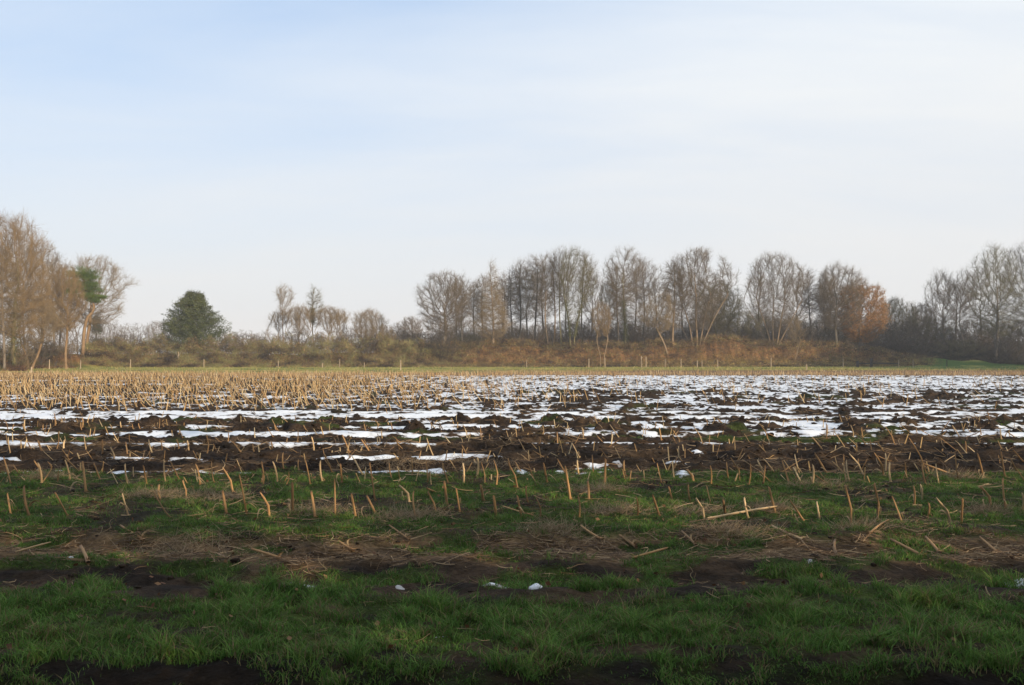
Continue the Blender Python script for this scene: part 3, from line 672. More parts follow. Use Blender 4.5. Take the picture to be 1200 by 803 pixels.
# ------------------------------------------------------------------ trees
def colonize(rs, A, stems, step, up=.12, iters=110, kill=1.9, wob=.18):
    P = []; par = []
    for st in stems:
        prev = -1
        for q in st:
            P.append(q); par.append(prev); prev = len(P) - 1
    P = [np.array(q, float) for q in P]
    Pn = np.array(P); alive = A.copy()
    def near(Aa, Q, off):
        d2 = ((Aa[:, None, :] - Q[None]) ** 2).sum(-1); i = d2.argmin(1); return d2[np.arange(len(Aa)), i], i + off
    dist, idx = near(alive, Pn, 0)
    base_n = len(Pn)
    Pl = [Pn]; parl = [np.array(par)]; count = len(Pn); allP = Pn; kids = np.zeros(count, int)
    for it in range(iters):
        if not len(alive): break
        u, inv = np.unique(idx, return_inverse=True)
        v = alive - allP[idx]; v /= np.maximum(np.linalg.norm(v, axis=1, keepdims=True), 1e-6)
        dsum = np.zeros((len(u), 3)); np.add.at(dsum, inv, v)
        dsum /= np.maximum(np.linalg.norm(dsum, axis=1, keepdims=True), 1e-6)
        dsum[:, 2] += up; dsum += rs.normal(0, wob, dsum.shape); dsum /= np.linalg.norm(dsum, axis=1, keepdims=True)
        ok = kids[u] < 3
        if not ok.any(): break
        u2 = u[ok]; newP = allP[u2] + dsum[ok] * step
        kids[u2] += 1; kids = np.concatenate([kids, np.zeros(len(newP), int)])
        # drop attractors tied to exhausted nodes
        bad = ~ok; 
        nd, ni = near(alive, newP, count)
        better = nd < dist; dist = np.where(better, nd, dist); idx = np.where(better, ni, idx)
        allP = np.concatenate([allP, newP]); parl.append(u2); count += len(newP)
        keep = (dist > (kill * step) ** 2)
        if bad.any():
            bn = set(u[bad].tolist()); keep &= ~np.array([q in bn for q in idx])
        alive, dist, idx = alive[keep], dist[keep], idx[keep]
    return allP, np.concatenate(parl)
def pipe(par, r0, p):
    n = len(par); acc = np.zeros(n)
    has = np.zeros(n, bool); has[par[par >= 0]] = True
    acc[~has] = r0 ** p
    for i in range(n - 1, -1, -1):
        if par[i] >= 0: acc[par[i]] += acc[i]
    return acc ** (1 / p)
def crownpts(rs, n, H, cb, xl, xr, shape, depth=None):
    """points in a crown from height cb to H, xl<0<xr half widths"""
    pts = []
    ph = rs.uniform(0, 100)
    while len(pts) < n:
        t = rs.uniform(0, 1, 4 * n); 
        if shape == 'round': prof = np.sqrt(np.clip(1 - (2 * t - 1) ** 2, 0, 1)) ** .8
        elif shape == 'vase': prof = np.clip(np.minimum(.22 + 1.15 * t, 1.0) * np.sqrt(np.clip(1 - np.clip((t - .55) / .45, 0, 1) ** 2.2, 0, 1)), 0, 1)
        elif shape == 'cone': prof = np.clip(np.minimum(1, (1.02 - t) * 1.15) * np.minimum(1, .4 + 3 * t), 0, 1)
        elif shape == 'column': prof = np.clip(np.sqrt(np.clip(1 - t ** 3, 0, 1)) * np.minimum(1, .5 + t), 0, 1)
        a = rs.uniform(0, 2 * math.pi, 4 * n); q = rs.uniform(0, 1, 4 * n) ** .42
        lump = 1 + .34 * perlin(np.cos(a) * 1.5 + ph + t * 2.7, np.sin(a) * 1.5 + t * 3.1, 3) + .2 * perlin(np.cos(a) * 4 + ph, np.sin(a) * 4 + t * 9, 4)
        x = np.cos(a) * q * prof * lump; y = np.sin(a) * q * prof * lump
        wx = np.where(x > 0, xr, -xl); dep = depth or (xr - xl) * .45
        hole = perlin(x * 2.2 + ph, t * 3.4 + y * 1.7, 9) > -.22
        pz = cb + (H - cb) * np.clip(t * (1 + .06 * perlin(x * 3 + ph, y * 3, 8)), 0, 1.04)
        P = np.stack([x * wx, y * dep, pz], 1)[hole]; pts.extend(P)
    return np.array(pts[:n])
def tree(name, label, px, by, d, ty, lx, rx, cby, shape='round', bark='bark_grey', twig='twig_grey', stems=1, npts=900, seed=0, lean=0.0, twn=3, leaves=None, ivy=False, cat='tree',
         group='bare trees on and behind the bank', r0=.0125, twl=(.4, 1.0), split=None, up=.30, leafn=0, leafs=.13):
    rs = np.random.RandomState(seed * 7 + int(px) + 1000)
    if 108 <= d < 119 and px > 500 and by < 420: d += 3
    x0 = X(px, d); zg = float(G(np.array([x0]), np.array([d]))[0])
    H = Z(ty, d) - zg; cb = max(Z(cby, d) - zg, .5); xl = X(lx, d) - x0; xr = X(rx, d) - x0
    npts = int(npts * 1.7)
    cb0 = cb; cb = cb * (.72 if shape in ('column', 'round', 'vase') and stems < 3 else .85)
    A = crownpts(rs, npts, H * .985, cb, min(xl, -.4), max(xr, .4), shape)
    step = max(.2, H / 46)
    st = []
    th_ = split if split is not None else cb
    for s in range(stems):
        off = 0 if stems == 1 else (s - (stems - 1) / 2) * .38
        lead = {'round': .5, 'column': .86, 'cone': .93, 'vase': .62}[shape] * (1 if stems == 1 else .85)
        top = max(cb, H * lead) * rs.uniform(.92, 1.05); n = max(3, int(top / step))
        spread = 0 if stems == 1 else (s - (stems - 1) / 2) / max(1, (stems - 1) / 2) * (xr - xl) * .5 * .72
        ph = rs.uniform(0, 6)
        st.append([(off + lean * min(t * top, cb * 1.2) + spread * t ** 1.25 + .07 * math.sin(t * 7 + ph) + .03 * top * math.sin(t * 4 + ph)* t, rs.uniform(-.03, .03) + (0 if stems == 1 else .5 * math.sin(s * 2.4) * t), t * top - .15) for t in np.linspace(0, 1, n)])
    P, par = colonize(rs, A, st, step, up=up)
    rad = pipe(par, r0, 2.25) 
    rad = rad * (1 + .45 * sst(.06, .16, rad))
    rad = rad * (1 + .6 * np.exp(-np.maximum(P[:, 2], 0) / .35) * (rad > .06))
    root = bpy.data.objects.new(name, None); col.objects.link(root); root.location = (x0, d, zg)
    tag(root, label, cat, group)
    thick = rad > .045
    V, F = tubes_mesh(P, par, rad, 5); child = F.reshape(-1, 4)[:, 2] // 5
    ft = F[thick[child]]; fc = F[~thick[child]]
    def sub(V, F):
        u, inv = np.unique(F, return_inverse=True); return V[u], inv.reshape(F.shape)
    if len(ft):
        tv, tf_ = sub(V, ft); obj('trunk', mesh('trunk', tv, [tf_], MT[bark], True), root)
    cv, cf = sub(V, fc) if len(fc) else (np.zeros((0, 3)), np.zeros((0, 4), int))
    # twigs
    thin = np.nonzero((rad < .032) & (par >= 0))[0]
    dr = P - P[np.maximum(par, 0)]; dr /= np.maximum(np.linalg.norm(dr, axis=1, keepdims=True), 1e-6)
    bi = np.repeat(thin, twn + 3); t_ = rs.uniform(0, 1, (len(bi), 1)); bp = P[bi] * t_ + P[par[bi]] * (1 - t_)
    dd = dr[bi] * .9 + rs.normal(0, .5, (len(bi), 3)) + np.array([0, 0, .38])
    Lw = rs.uniform(*twl, len(bi)) * (step / .27) ** .5
    sv, sf = spikes(bp, dd, Lw, r0 * .56)
    dn = dd / np.linalg.norm(dd, axis=1, keepdims=True)
    bp2 = bp + dn * (Lw * rs.uniform(.3, .8, len(bi)))[:, None]; dd2 = dn + rs.normal(0, .6, dn.shape) + np.array([0, 0, .15])
    bp2 = np.repeat(bp, 3, 0) + np.repeat(dn, 3, 0) * (np.repeat(Lw, 3) * rs.uniform(.2, 1, len(bp) * 3))[:, None]
    dd2 = np.repeat(dn, 3, 0) + rs.normal(0, .55, bp2.shape) + np.array([0, 0, .3])
    sv2, sf2 = tris(rs, bp2, dd2, np.repeat(Lw, 3) * .65, r0 * .46)
    CV = np.concatenate([cv, sv, sv2]); n0 = len(cv)
    faces = [cf] if len(cf) else []
    faces.append(np.concatenate([sf + n0, sf2 + n0 + len(sv)]))
    crown = obj('crown', mesh('crown', CV, faces, MT[twig]), root)
    if leafn:
        q = rs.randint(0, len(bp), leafn); LP = bp[q] + dn[q] * (Lw[q] * rs.uniform(0, 1, leafn))[:, None] + rs.normal(0, .08, (leafn, 3))
        if leaves == 'leaf_orange': 
            LP = LP[(LP[:, 2] < H * .93)]
        lv, lf = leafquads(rs, LP, leafs); obj('leaves', mesh('leaves', lv, [lf], MT[leaves]), crown)
    if ivy:
        k = np.nonzero((rad > .05) & (P[:, 2] > ivy[0]) & (P[:, 2] < ivy[1]))[0]; q = rs.choice(k, 2600)
        LP = P[q] + rs.normal(0, 1, (len(q), 3)) * (rad[q] * .9 + .09)[:, None]
        lv, lf = leafquads(rs, LP, .11); obj('ivy', mesh('ivy', lv, [lf], MT['leaf_ivy']), root)
    return root
LW = 'trees of the wood at the left edge'
# left wood
tree('bare_tree', 'tallest russet-twigged tree at the very left edge of the field', 17, 412, 84, 254, -38, 56, 385, 'round', 'bark_green', 'twig_warm', 1, 1500, 1, twn=4, group=LW, ivy=(1, 6))
tree('bare_tree', 'brown tree at the left edge, half cut off by the picture border', -12, 412, 88, 246, -70, 30, 380, 'round', 'bark_grey', 'twig_grey', 1, 1300, 2, group=LW, twn=4)
tree('bare_tree', 'thin dark trunked tree left of the tallest russet tree', 4, 412, 82, 290, -20, 26, 375, 'column', 'bark_grey', 'twig_tan', 1, 700, 3, group=LW)
tree('bare_tree', 'grey-twigged tree filling the gap right of the tallest russet tree', 48, 410, 104, 286, 20, 80, 372, 'round', 'bark_grey', 'twig_grey', 1, 1100, 4, group=LW)
tree('bare_tree', 'slim tree with pale twigs behind the russet trees of the left wood', 62, 410, 112, 306, 40, 88, 380, 'round', 'bark_grey', 'twig_tan', 1, 800, 5, group=LW)
tree('bare_tree', 'dense russet tree with a bare red lit lower trunk, left of the pine', 78, 414, 96, 312, 52, 97, 375, 'round', 'bark_warm', 'twig_warm', 1, 1300, 6, group=LW, twn=4)
tree('bare_tree', 'wide bare tree behind the pine, its fan of twigs reaching furthest right', 101, 408, 112, 300, 84, 152, 372, 'round', 'bark_warm', 'twig_tan', 1, 1300, 7, group=LW, lean=.12, twn=4)
tree('bare_tree', 'low tan thicket tree in the undergrowth of the left wood', 36, 412, 92, 345, 8, 66, 398, 'round', 'bark_warm', 'twig_tan', 2, 800, 8, group=LW)
tree('bare_tree', 'pale fan shaped tree glimpsed high between the two tallest trees at left', 28, 410, 118, 268, 4, 66, 372, 'vase', 'bark_grey', 'twig_tan', 1, 1000, 9, group=LW)
tree('bare_tree', 'thin grey tree furthest back in the left wood', 70, 410, 128, 322, 50, 96, 380, 'round', 'bark_dark', 'twig_grey', 1, 900, 10, group=LW)
# pine
def pine():
    d = 106.0; rs = np.random.RandomState(40); x0 = X(92, d); zg = float(G(np.array([x0]), np.array([d]))[0])
    root = bpy.data.objects.new('pine_tree', None); col.objects.link(root); root.location = (x0, d, zg)
    tag(root, 'green pine with an orange crooked trunk at the right end of the left wood', 'tree', LW)
    H = Z(316, d) - zg; st = []
    path = [(97, 406), (98, 395), (99, 385), (101, 376), (103, 371), (108, 366), (110, 360), (108, 352), (104, 342), (99, 332), (95, 322)]
    p1 = [(X(a, d) - x0, 0, Z(b, d) - zg) for a, b in path]; p1[0] = (p1[0][0], 0, -.2)
    clumps = [(88, 322, 1.0), (98, 320, 1.1), (106, 325, 1.0), (84, 330, .9), (94, 331, 1.1), (104, 334, 1.0), (111, 338, .9), (98, 341, .9), (108, 346, .9), (112, 350, .7), (117, 349, .5), (102, 350, .7), (88, 340, .8)]
    A = []; 
    for (a, b, s) in clumps: A.append(rs.normal(0, .35, (16, 3)) * s + np.array([X(a, d) - x0, 0, Z(b, d) - zg]) + rs.normal(0, .5, (1, 3)) * (0, 1, 0))
    P, par = colonize(rs, np.concatenate(A), [p1], .3); rad = pipe(par, .03, 2.1); rad[:11] = np.maximum(rad[:11], np.linspace(.22, .10, 11))
    V, F = tubes_mesh(P, par, rad, 6); obj('trunk', mesh('trunk', V, [F], MT['bark_warm'], True), root)
    L = []
    for (a, b, s) in clumps:
        for q in range(5):
            c0 = np.array([X(a, d) - x0, rs.uniform(-.6, .6), Z(b, d) - zg]) + rs.normal(0, .35, 3)
            L.append(c0 + rs.normal(0, 1, (230, 3)) * np.array([.42, .42, .17]) * s)
    L = np.concatenate(L); sv, sf = spikes(L, rs.normal(0, 1, L.shape) + (0, 0, .5), .22, .022)
    obj('crown', mesh('crown', sv, [sf], MT['leaf_pine']), root)
pine()
# holly-like evergreen
def evergreen(px, by, d, ty, prof, label, seed, mat='leaf_ever', n=64000, group='evergreens'):
    rs = np.random.RandomState(seed); x0 = X(px, d); zg = float(G(np.array([x0]), np.array([d]))[0])
    root = bpy.data.objects.new('evergreen_tree', None); col.objects.link(root); root.location = (x0, d, zg); tag(root, label, 'evergreen')
    H = Z(ty, d) - zg; pr = np.array(prof)     # rows of (py, left px, right px)
    nb = max(26, n // 170); t = rs.uniform(0, 1, nb) ** .85; zpy = by + (ty - by) * t
    l = np.interp(-zpy, -pr[:, 0], pr[:, 1]); r_ = np.interp(-zpy, -pr[:, 0], pr[:, 2]); a = rs.uniform(0, 2 * math.pi, nb)
    ww = np.where(np.cos(a) > 0, r_ - px, px - l) / FPX * d * rs.uniform(.8, 1.2, nb); dp = (r_ - l) / FPX * d * .42 * rs.uniform(.7, 1.1, nb)
    e = np.stack([np.cos(a) * ww, np.sin(a) * dp, np.maximum(Z(zpy, d) - zg + rs.uniform(-.1, .45, nb), .3)], 1)
    s0 = e * (0.05, .05, 1) - np.array([0, 0, 1.0]) * np.linalg.norm(e[:, :2], axis=1, keepdims=True) * .35; s0[:, 2] = np.maximum(s0[:, 2], .2)
    bi = rs.randint(0, nb, n); u = rs.uniform(.05, 1, n) ** .75
    P = s0[bi] * (1 - u)[:, None] + e[bi] * u[:, None] + rs.normal(0, 1, (n, 3)) * (.40 - .27 * u ** 2)[:, None] * np.array([1, 1, .7])
    lv, lf = leafquads(rs, P, .15)
    zs = np.linspace(-.2, H * .97, 12); TP = np.stack([.1 * np.sin(zs), 0 * zs, zs], 1); par = np.arange(-1, 11)
    V, F = tubes_mesh(TP, par, np.linspace(.2, .02, 12), 6); obj('trunk', mesh('trunk', V, [F], MT['bark_dark'], True), root)
    out_ = P[rs.randint(0, len(P), 1500)]; dirs = out_ * (1, 1, 0) * .6 + (0, 0, 1.2) + rs.normal(0, .3, out_.shape)
    sv, sf = spikes(out_, dirs, .55, .018)
    cr = obj('crown', mesh('crown', lv, [lf], MT[mat]), root)
    obj('twigs', mesh('twigs', sv, [sf], MT['twig_dark']), cr)
    return root
evergreen(227, 408, 117, 346, [(408, 184, 266), (404, 182, 268), (396, 184, 270), (385, 189, 267), (376, 195, 262), (367, 200, 252), (360, 203, 244), (353, 212, 238), (346, 222, 234)], 'big dark green evergreen standing alone behind the bramble hedge', 5)
evergreen(113, 404, 130, 372, [(404, 108, 117), (385, 110, 117), (378, 109, 118), (372, 112, 115)], 'small slim dark evergreen just right of the left wood', 6, n=1600)
# middle-left group
ML = 'willows and thin trees behind the bramble hedge'
tree('bare_tree', 'tall thin tree with a small forked top above the willows', 332, 406, 126, 333, 321, 347, 360, 'vase', 'bark_pale', 'twig_tan', 1, 260, 11, group=ML)
tree('willow_tree', 'leftmost spreading willow with a slanting trunk', 326, 406, 128, 366, 313, 342, 385, 'vase', 'bark_pale', 'twig_tan', 3, 500, 12, group=ML)
tree('willow_tree', 'dense tan willow between the forked tree and the ivy topped tree', 350, 406, 124, 359, 334, 370, 390, 'vase', 'bark_grey', 'twig_tan', 3, 800, 13, group=ML, twn=4)
tree('bare_tree', 'thin upright tree with a small ivy clad top above the willows', 367, 406, 127, 336, 358, 381, 372, 'column', 'bark_green', 'twig_olive', 1, 260, 14, group=ML, ivy=(4.5, 9))
tree('willow_tree', 'broad willow right of the ivy topped tree', 385, 406, 124, 361, 368, 404, 388, 'vase', 'bark_pale', 'twig_tan', 3, 800, 15, group=ML, twn=4)
tree('willow_tree', 'smaller willow closing the right side of the willow row', 400, 406, 130, 363, 388, 411, 388, 'vase', 'bark_pale', 'twig_tan', 2, 500, 16, group=ML)
tree('willow_tree', 'round tan willow standing apart right of the willow row', 432, 408, 124, 364, 411, 452, 394, 'round', 'bark_pale', 'twig_tan', 2, 800, 17, group=ML, twn=3)
tree('bare_tree', 'hazy grey tree top behind the shrubs left of the big group', 482, 406, 170, 372, 464, 497, 392, 'round', 'bark_dark', 'twig_grey', 1, 500, 18, group=ML)
# main row
MR = 'bare trees along the top of the bank'
T = [
 (521, 409, 114, 319, 486, 550, 388, 'round', 'bark_grey', 'twig_grey', 1, 1200, 'broad grey crown on a short trunk, leftmost of the main tree row', {}),
 (542, 407, 126, 322, 528, 560, 375, 'column', 'bark_dark', 'twig_grey', 1, 500, 'thin grey tree between the leftmost crown and the conical brown one', {}),
 (556, 407, 130, 330, 545, 570, 372, 'column', 'bark_dark', 'twig_grey', 1, 450, 'shorter thin dark tree just left of the conical brown one', {}),
 (577, 414, 111, 303, 550, 601, 398, 'cone', 'bark_pale', 'twig_tan', 1, 1500, 'conical tree with dense brown twigs and a pale lit lower trunk', dict(twn=4)),
 (590, 406, 128, 318, 580, 606, 372, 'column', 'bark_dark', 'twig_grey', 1, 450, 'thin dark stem right behind the conical brown tree', {}),
 (600, 406, 124, 312, 590, 620, 370, 'column', 'bark_dark', 'twig_dark', 1, 500, 'dark thin tree, left one of two close dark trunks', {}),
 (609, 406, 122, 305, 596, 630, 365, 'column', 'bark_dark', 'twig_grey', 1, 700, 'thicker dark tree, right one of two close dark trunks', {}),
 (628, 408, 120, 299, 606, 646, 358, 'column', 'bark_dark', 'twig_grey', 1, 700, 'slim grey tree between the dark pair and the pale lit trunks', {}),
 (642, 411, 113, 297, 622, 655, 362, 'vase', 'bark_pale', 'twig_grey', 1, 750, 'slender tree with a pale orange-lit foot, first of three close trunks', dict(lean=-.05)),
 (649, 411, 114, 294, 636, 664, 358, 'column', 'bark_warm', 'twig_grey', 1, 750, 'slender warm-barked tree, middle one of three close trunks', {}),
 (657, 411, 113, 291, 642, 676, 352, 'vase', 'bark_green', 'twig_grey', 1, 900, 'tall slender tree, last of three close trunks', {}),
 (671, 414, 111, 289, 652, 704, 372, 'vase', 'bark_green', 'twig_olive', 2, 1300, 'tall forked tree with mossy ivy green trunks', dict(ivy=(1.5, 6), seed=3)),
 (683, 408, 124, 295, 672, 706, 352, 'column', 'bark_dark', 'twig_grey', 1, 600, 'thin dark trunk just right of the mossy forked tree', {}),
 (724, 410, 120, 310, 706, 742, 365, 'column', 'bark_grey', 'twig_tan', 1, 700, 'brownish tree half hidden behind the tall ivy green one', {}),
 (732, 409, 114, 290, 708, 760, 368, 'vase', 'bark_green', 'twig_grey', 1, 1300, 'tall ivy green trunked tree in the middle of the main row', dict(ivy=(1, 6.5))),
 (713, 409, 122, 330, 700, 728, 372, 'round', 'bark_grey', 'twig_olive', 1, 500, 'low olive-twigged tree above the thin russet one', {}),
 (754, 404, 124, 302, 736, 776, 366, 'vase', 'bark_dark', 'twig_grey', 1, 900, 'dark trunked tree between the ivy green one and the broad fan', {}),
 (789, 412, 112, 303, 770, 806, 378, 'column', 'bark_pale', 'twig_grey', 1, 1000, 'upright tree with an orange-lit trunk left of the broad fan shaped tree', {}),
 (816, 410, 112, 292, 782, 869, 385, 'vase', 'bark_pale', 'twig_grey', 5, 2300, 'broadest tree, a fan of many stems from one leaning pair of trunks', dict(twn=3, seed=4)),
 (845, 405, 122, 332, 815, 872, 385, 'round', 'bark_green', 'twig_olive', 2, 800, 'olive tinted low crown behind the right side of the broad fan', {}),
 (906, 412, 113, 297, 876, 950, 385, 'vase', 'bark_pale', 'twig_grey', 5, 1900, 'many-stemmed spreading tree right of the grassy hump', dict(seed=2)),
 (949, 408, 124, 311, 934, 968, 362, 'cone', 'bark_dark', 'twig_dark', 1, 900, 'dark straight tree between the many-stemmed tree and the oak', dict(twn=4)),
 (966, 410, 122, 318, 952, 984, 372, 'column', 'bark_grey', 'twig_grey', 1, 600, 'slim grey tree just left of the dark limbed oak', {}),
 (980, 410, 115, 311, 957, 1018, 382, 'round', 'bark_dark', 'twig_grey', 1, 1400, 'oak with thick dark spreading limbs beside the orange beech', {}),
 (1048, 412, 135, 350, 1028, 1075, 390, 'round', 'bark_dark', 'twig_olive', 2, 800, 'low dark rounded tree just right of the orange beech', dict(twn=4)),
 (1079, 412, 140, 357, 1062, 1098, 388, 'round', 'bark_dark', 'twig_dark', 2, 700, 'lowest dark tree in the dip before the right wood', dict(twn=4)),
 (1106, 414, 128, 317, 1083, 1124, 378, 'round', 'bark_grey', 'twig_grey', 1, 1200, 'grey round crowned tree, first tall one of the right wood', {}),
 (1134, 414, 126, 316, 1114, 1146, 372, 'vase', 'bark_grey', 'twig_grey', 1, 800, 'tree with a trunk slanting left and a thin crown in the right wood', dict(lean=-.18)),
 (1168, 414, 122, 290, 1134, 1200, 388, 'round', 'bark_grey', 'twig_olive', 1, 2100, 'largest brown tree of the right wood, well inside the picture', dict(twn=4)),
 (1206, 414, 126, 285, 1172, 1246, 388, 'round', 'bark_dark', 'twig_dark', 1, 1900, 'tall dark tree at the right edge, cut off by the picture border', dict(twn=4)),
]
for q, (px_, by, d, ty, lx, rx, cby, shp, bk_, tw_, st_, npt, lab, kw) in enumerate(T):
    sd_ = kw.pop('seed', 0)
    tree('bare_tree', lab, px_, by, d, ty, lx, rx, cby, shp, bk_, tw_, st_, npt, 20 + q + sd_, group=MR, **kw)
for q, (px_, d, ty, lx, rx, lab) in enumerate([(534, 138, 330, 520, 550, 'hazy grey tree filling in behind the leftmost broad crown'), (566, 134, 322, 550, 584, 'hazy grey tree close behind the left side of the conical tree'), (588, 140, 326, 572, 606, 'hazy grey tree behind the right side of the conical tree'),
        (617, 136, 310, 600, 636, 'hazy grey tree behind the close dark trunks'), (636, 138, 312, 618, 654, 'hazy grey tree just left of the three close trunks, further back'), (664, 140, 308, 646, 684, 'hazy grey tree behind the mossy forked tree'), (694, 136, 318, 680, 710, 'small hazy grey tree in the gap left of the tall ivy green tree'),
        (744, 138, 312, 722, 764, 'hazy grey tree behind the right side of the tall ivy green tree'), (770, 140, 326, 756, 786, 'hazy grey tree just left of the upright orange-lit trunk, further back'), (800, 138, 314, 780, 822, 'hazy grey tree behind the left side of the broad fan'), (834, 142, 322, 808, 862, 'hazy grey tree behind the right side of the broad fan'),
        (890, 140, 322, 872, 912, 'hazy grey tree behind the left side of the many-stemmed tree'), (935, 138, 322, 916, 956, 'hazy grey tree behind the dark straight tree'), (972, 140, 328, 952, 996, 'hazy grey tree behind the oak'), (1120, 142, 330, 1100, 1142, 'hazy grey tree between the first two tall trees of the right wood'), (1150, 140, 312, 1128, 1170, 'hazy grey tree left of the largest brown tree, further back')]):
    tree('bare_tree', lab, px_, 404, d, ty, lx, rx, 366, ('round', 'column', 'vase')[q % 3], 'bark_dark', 'twig_grey', 1, 420, 90 + q, group='hazy trees just behind the main tree row', r0=.015)
tree('young_tree', 'thin russet-topped young tree in front of the bank', 706, 428, 108, 354, 692, 718, 382, 'round', 'bark_pale', 'twig_warm', 2, 700, 61, twn=4, twl=(.3, .7), group='small leaning trees on the bank')
tree('young_tree', 'pale trunk leaning sharply left at the foot of the upright orange-lit tree', 783, 413, 110, 345, 745, 785, 378, 'round', 'bark_pale', 'twig_tan', 1, 450, 62, lean=-.42, group='small leaning trees on the bank')
tree('young_tree', 'pale trunk leaning right beside the many-stemmed tree', 929, 411, 110, 372, 924, 944, 390, 'round', 'bark_pale', 'twig_tan', 1, 300, 63, lean=.35, group='small leaning trees on the bank')
tree('beech_tree', 'beech still holding its orange dead leaves', 1008, 412, 116, 329, 982, 1040, 400, 'round', 'bark_grey', 'twig_warm', 1, 1500, 64, twn=3, leaves='leaf_orange', leafn=17000, leafs=.15, group='trees keeping dead leaves')

# ------------------------------------------------------------------ bare shrubs behind the bank
def shrub_mesh(seed, w_, h, n, twig, dens=10):
    rs = np.random.RandomState(seed)
    A = crownpts(rs, n, h, h * .12, -w_ / 2, w_ / 2, 'round', w_ * .4)
    st = [[((s - 3) * w_ * .09 + rs.normal(0, .1), rs.normal(0, .3), t) for t in (-.1, .15, .4)] for s in range(7)]
    P, par = colonize(rs, A, st, .24, up=.1); rad = pipe(par, .011, 2.3)
    V, F = tubes_mesh(P, par, rad, 3)
    thin = np.nonzero((rad < .04) & (par >= 0))[0]; bi = np.repeat(thin, dens)
    dr = P - P[np.maximum(par, 0)]; dd = dr[bi] / .24 + rs.normal(0, .7, (len(bi), 3)) + (0, 0, .2)
    sv, sf = spikes(P[bi], dd, rs.uniform(.3, .7, len(bi)), .0085)
    return (V, F), (sv, sf)
SH = []
for s, tw in enumerate(('twig_brown', 'twig_dark', 'twig_brown', 'twig_olive', 'twig_tan')):
    (V, F), (sv, sf) = shrub_mesh(200 + s, 8, 4.2, 900, tw)
    SH.append((mesh('stems', V, [F], MT['twig_dark' if tw != 'twig_tan' else 'twig_grey']), mesh('twigs', sv, [sf], MT[tw])))
def shrub(px, d, top, wpx, proto, label, group='bare shrubs behind the bank'):
    x = X(px, d); zg = float(G(np.array([x]), np.array([d]))[0]) - .1
    root = bpy.data.objects.new('bare_shrub', None); col.objects.link(root); root.location = (x, d, zg)
    root.rotation_euler = (0, 0, rnd.uniform(-.5, .5)); h = Z(top, d) - zg; ww = wpx / FPX * d
    root.scale = (ww / 8, .9, h / 4.2)
    obj('stems', SH[proto][0], root); obj('twigs', SH[proto][1], root); tag(root, label, 'shrub', group)
for a in [(150, 140, 392, 40, 0, 'low grey shrub behind the hedge left of the evergreen'), (290, 150, 392, 55, 0, 'bluish grey shrub in the gap right of the evergreen'), (305, 135, 398, 40, 1, 'dark low shrub left of the willow row'),
          (345, 120, 388, 50, 2, 'tan shrub at the feet of the willow row'), (385, 120, 388, 50, 4, 'russet shrub under the broad willow'), (412, 118, 392, 46, 1, 'dark shrub between the willow row and the round willow'), (447, 117, 381, 40, 4, 'orange-tan shrub just right of the round willow'),
          (465, 122, 386, 48, 1, 'dark shrub with a reddish top left of the main row'), (495, 120, 390, 50, 1, 'dark shrub under the left edge of the main row'), (521, 111, 388, 34, 2, 'brown shrub round the foot of the leftmost broad crown'), (548, 118, 392, 44, 3, 'olive shrub between the first two big crowns'),
          (596, 128, 384, 56, 0, 'grey shrub behind the two close dark trunks'), (632, 126, 380, 56, 2, 'tan shrub behind the three close trunks'), (664, 130, 376, 60, 0, 'grey shrub behind the mossy forked tree'), (697, 124, 372, 56, 2, 'brown shrub behind the thin russet tree'),
          (730, 130, 378, 60, 0, 'grey shrub behind the tall ivy green tree'), (762, 122, 372, 60, 2, 'brown shrub right of the tall ivy green tree'), (795, 128, 378, 60, 1, 'dark shrub behind the orange-lit upright trunk'), (832, 130, 370, 64, 0, 'grey shrub behind the broad fan shaped tree'),
          (868, 126, 364, 66, 3, 'tall olive shrub on top of the grassy hump'), (895, 132, 370, 66, 0, 'grey shrub behind the many-stemmed tree'), (925, 120, 374, 60, 1, 'dark shrub behind the trunk leaning right'), (955, 122, 376, 56, 1, 'dark shrub at the foot of the dark straight tree'),
          (985, 124, 382, 50, 3, 'olive shrub beneath the oak'), (1030, 125, 378, 50, 1, 'dark shrub under the right flank of the orange beech'), (1056, 128, 376, 56, 0, 'grey-brown shrub right of the orange beech'), (1085, 130, 372, 60, 3, 'olive shrub in front of the first tall tree of the right wood'),
          (1112, 130, 384, 56, 1, 'dark shrub at the foot of the slanting tree'), (1140, 128, 376, 60, 2, 'brown shrub left of the largest tree of the right wood'), (1172, 128, 380, 60, 1, 'dark shrub under the largest tree of the right wood'), (1202, 126, 374, 64, 1, 'dark shrub at the right picture edge'), (1070, 122, 396, 50, 1, 'lowest dark shrub at the edge of the right grass'),
          (1125, 123, 398, 60, 3, 'low olive shrub fronting the right wood'), (1180, 121, 398, 60, 1, 'low dark shrub fronting the largest tree of the right wood'), (12, 84, 400, 60, 4, 'russet shrub at the left picture edge, nearest to the field'), (40, 100, 398, 50, 2, 'tan shrub under the left wood'), (70, 104, 398, 44, 4, 'russet shrub left of the red lit trunk'),
          (120, 118, 396, 40, 1, 'dark shrub right of the pine foot')]:
    shrub(*a)

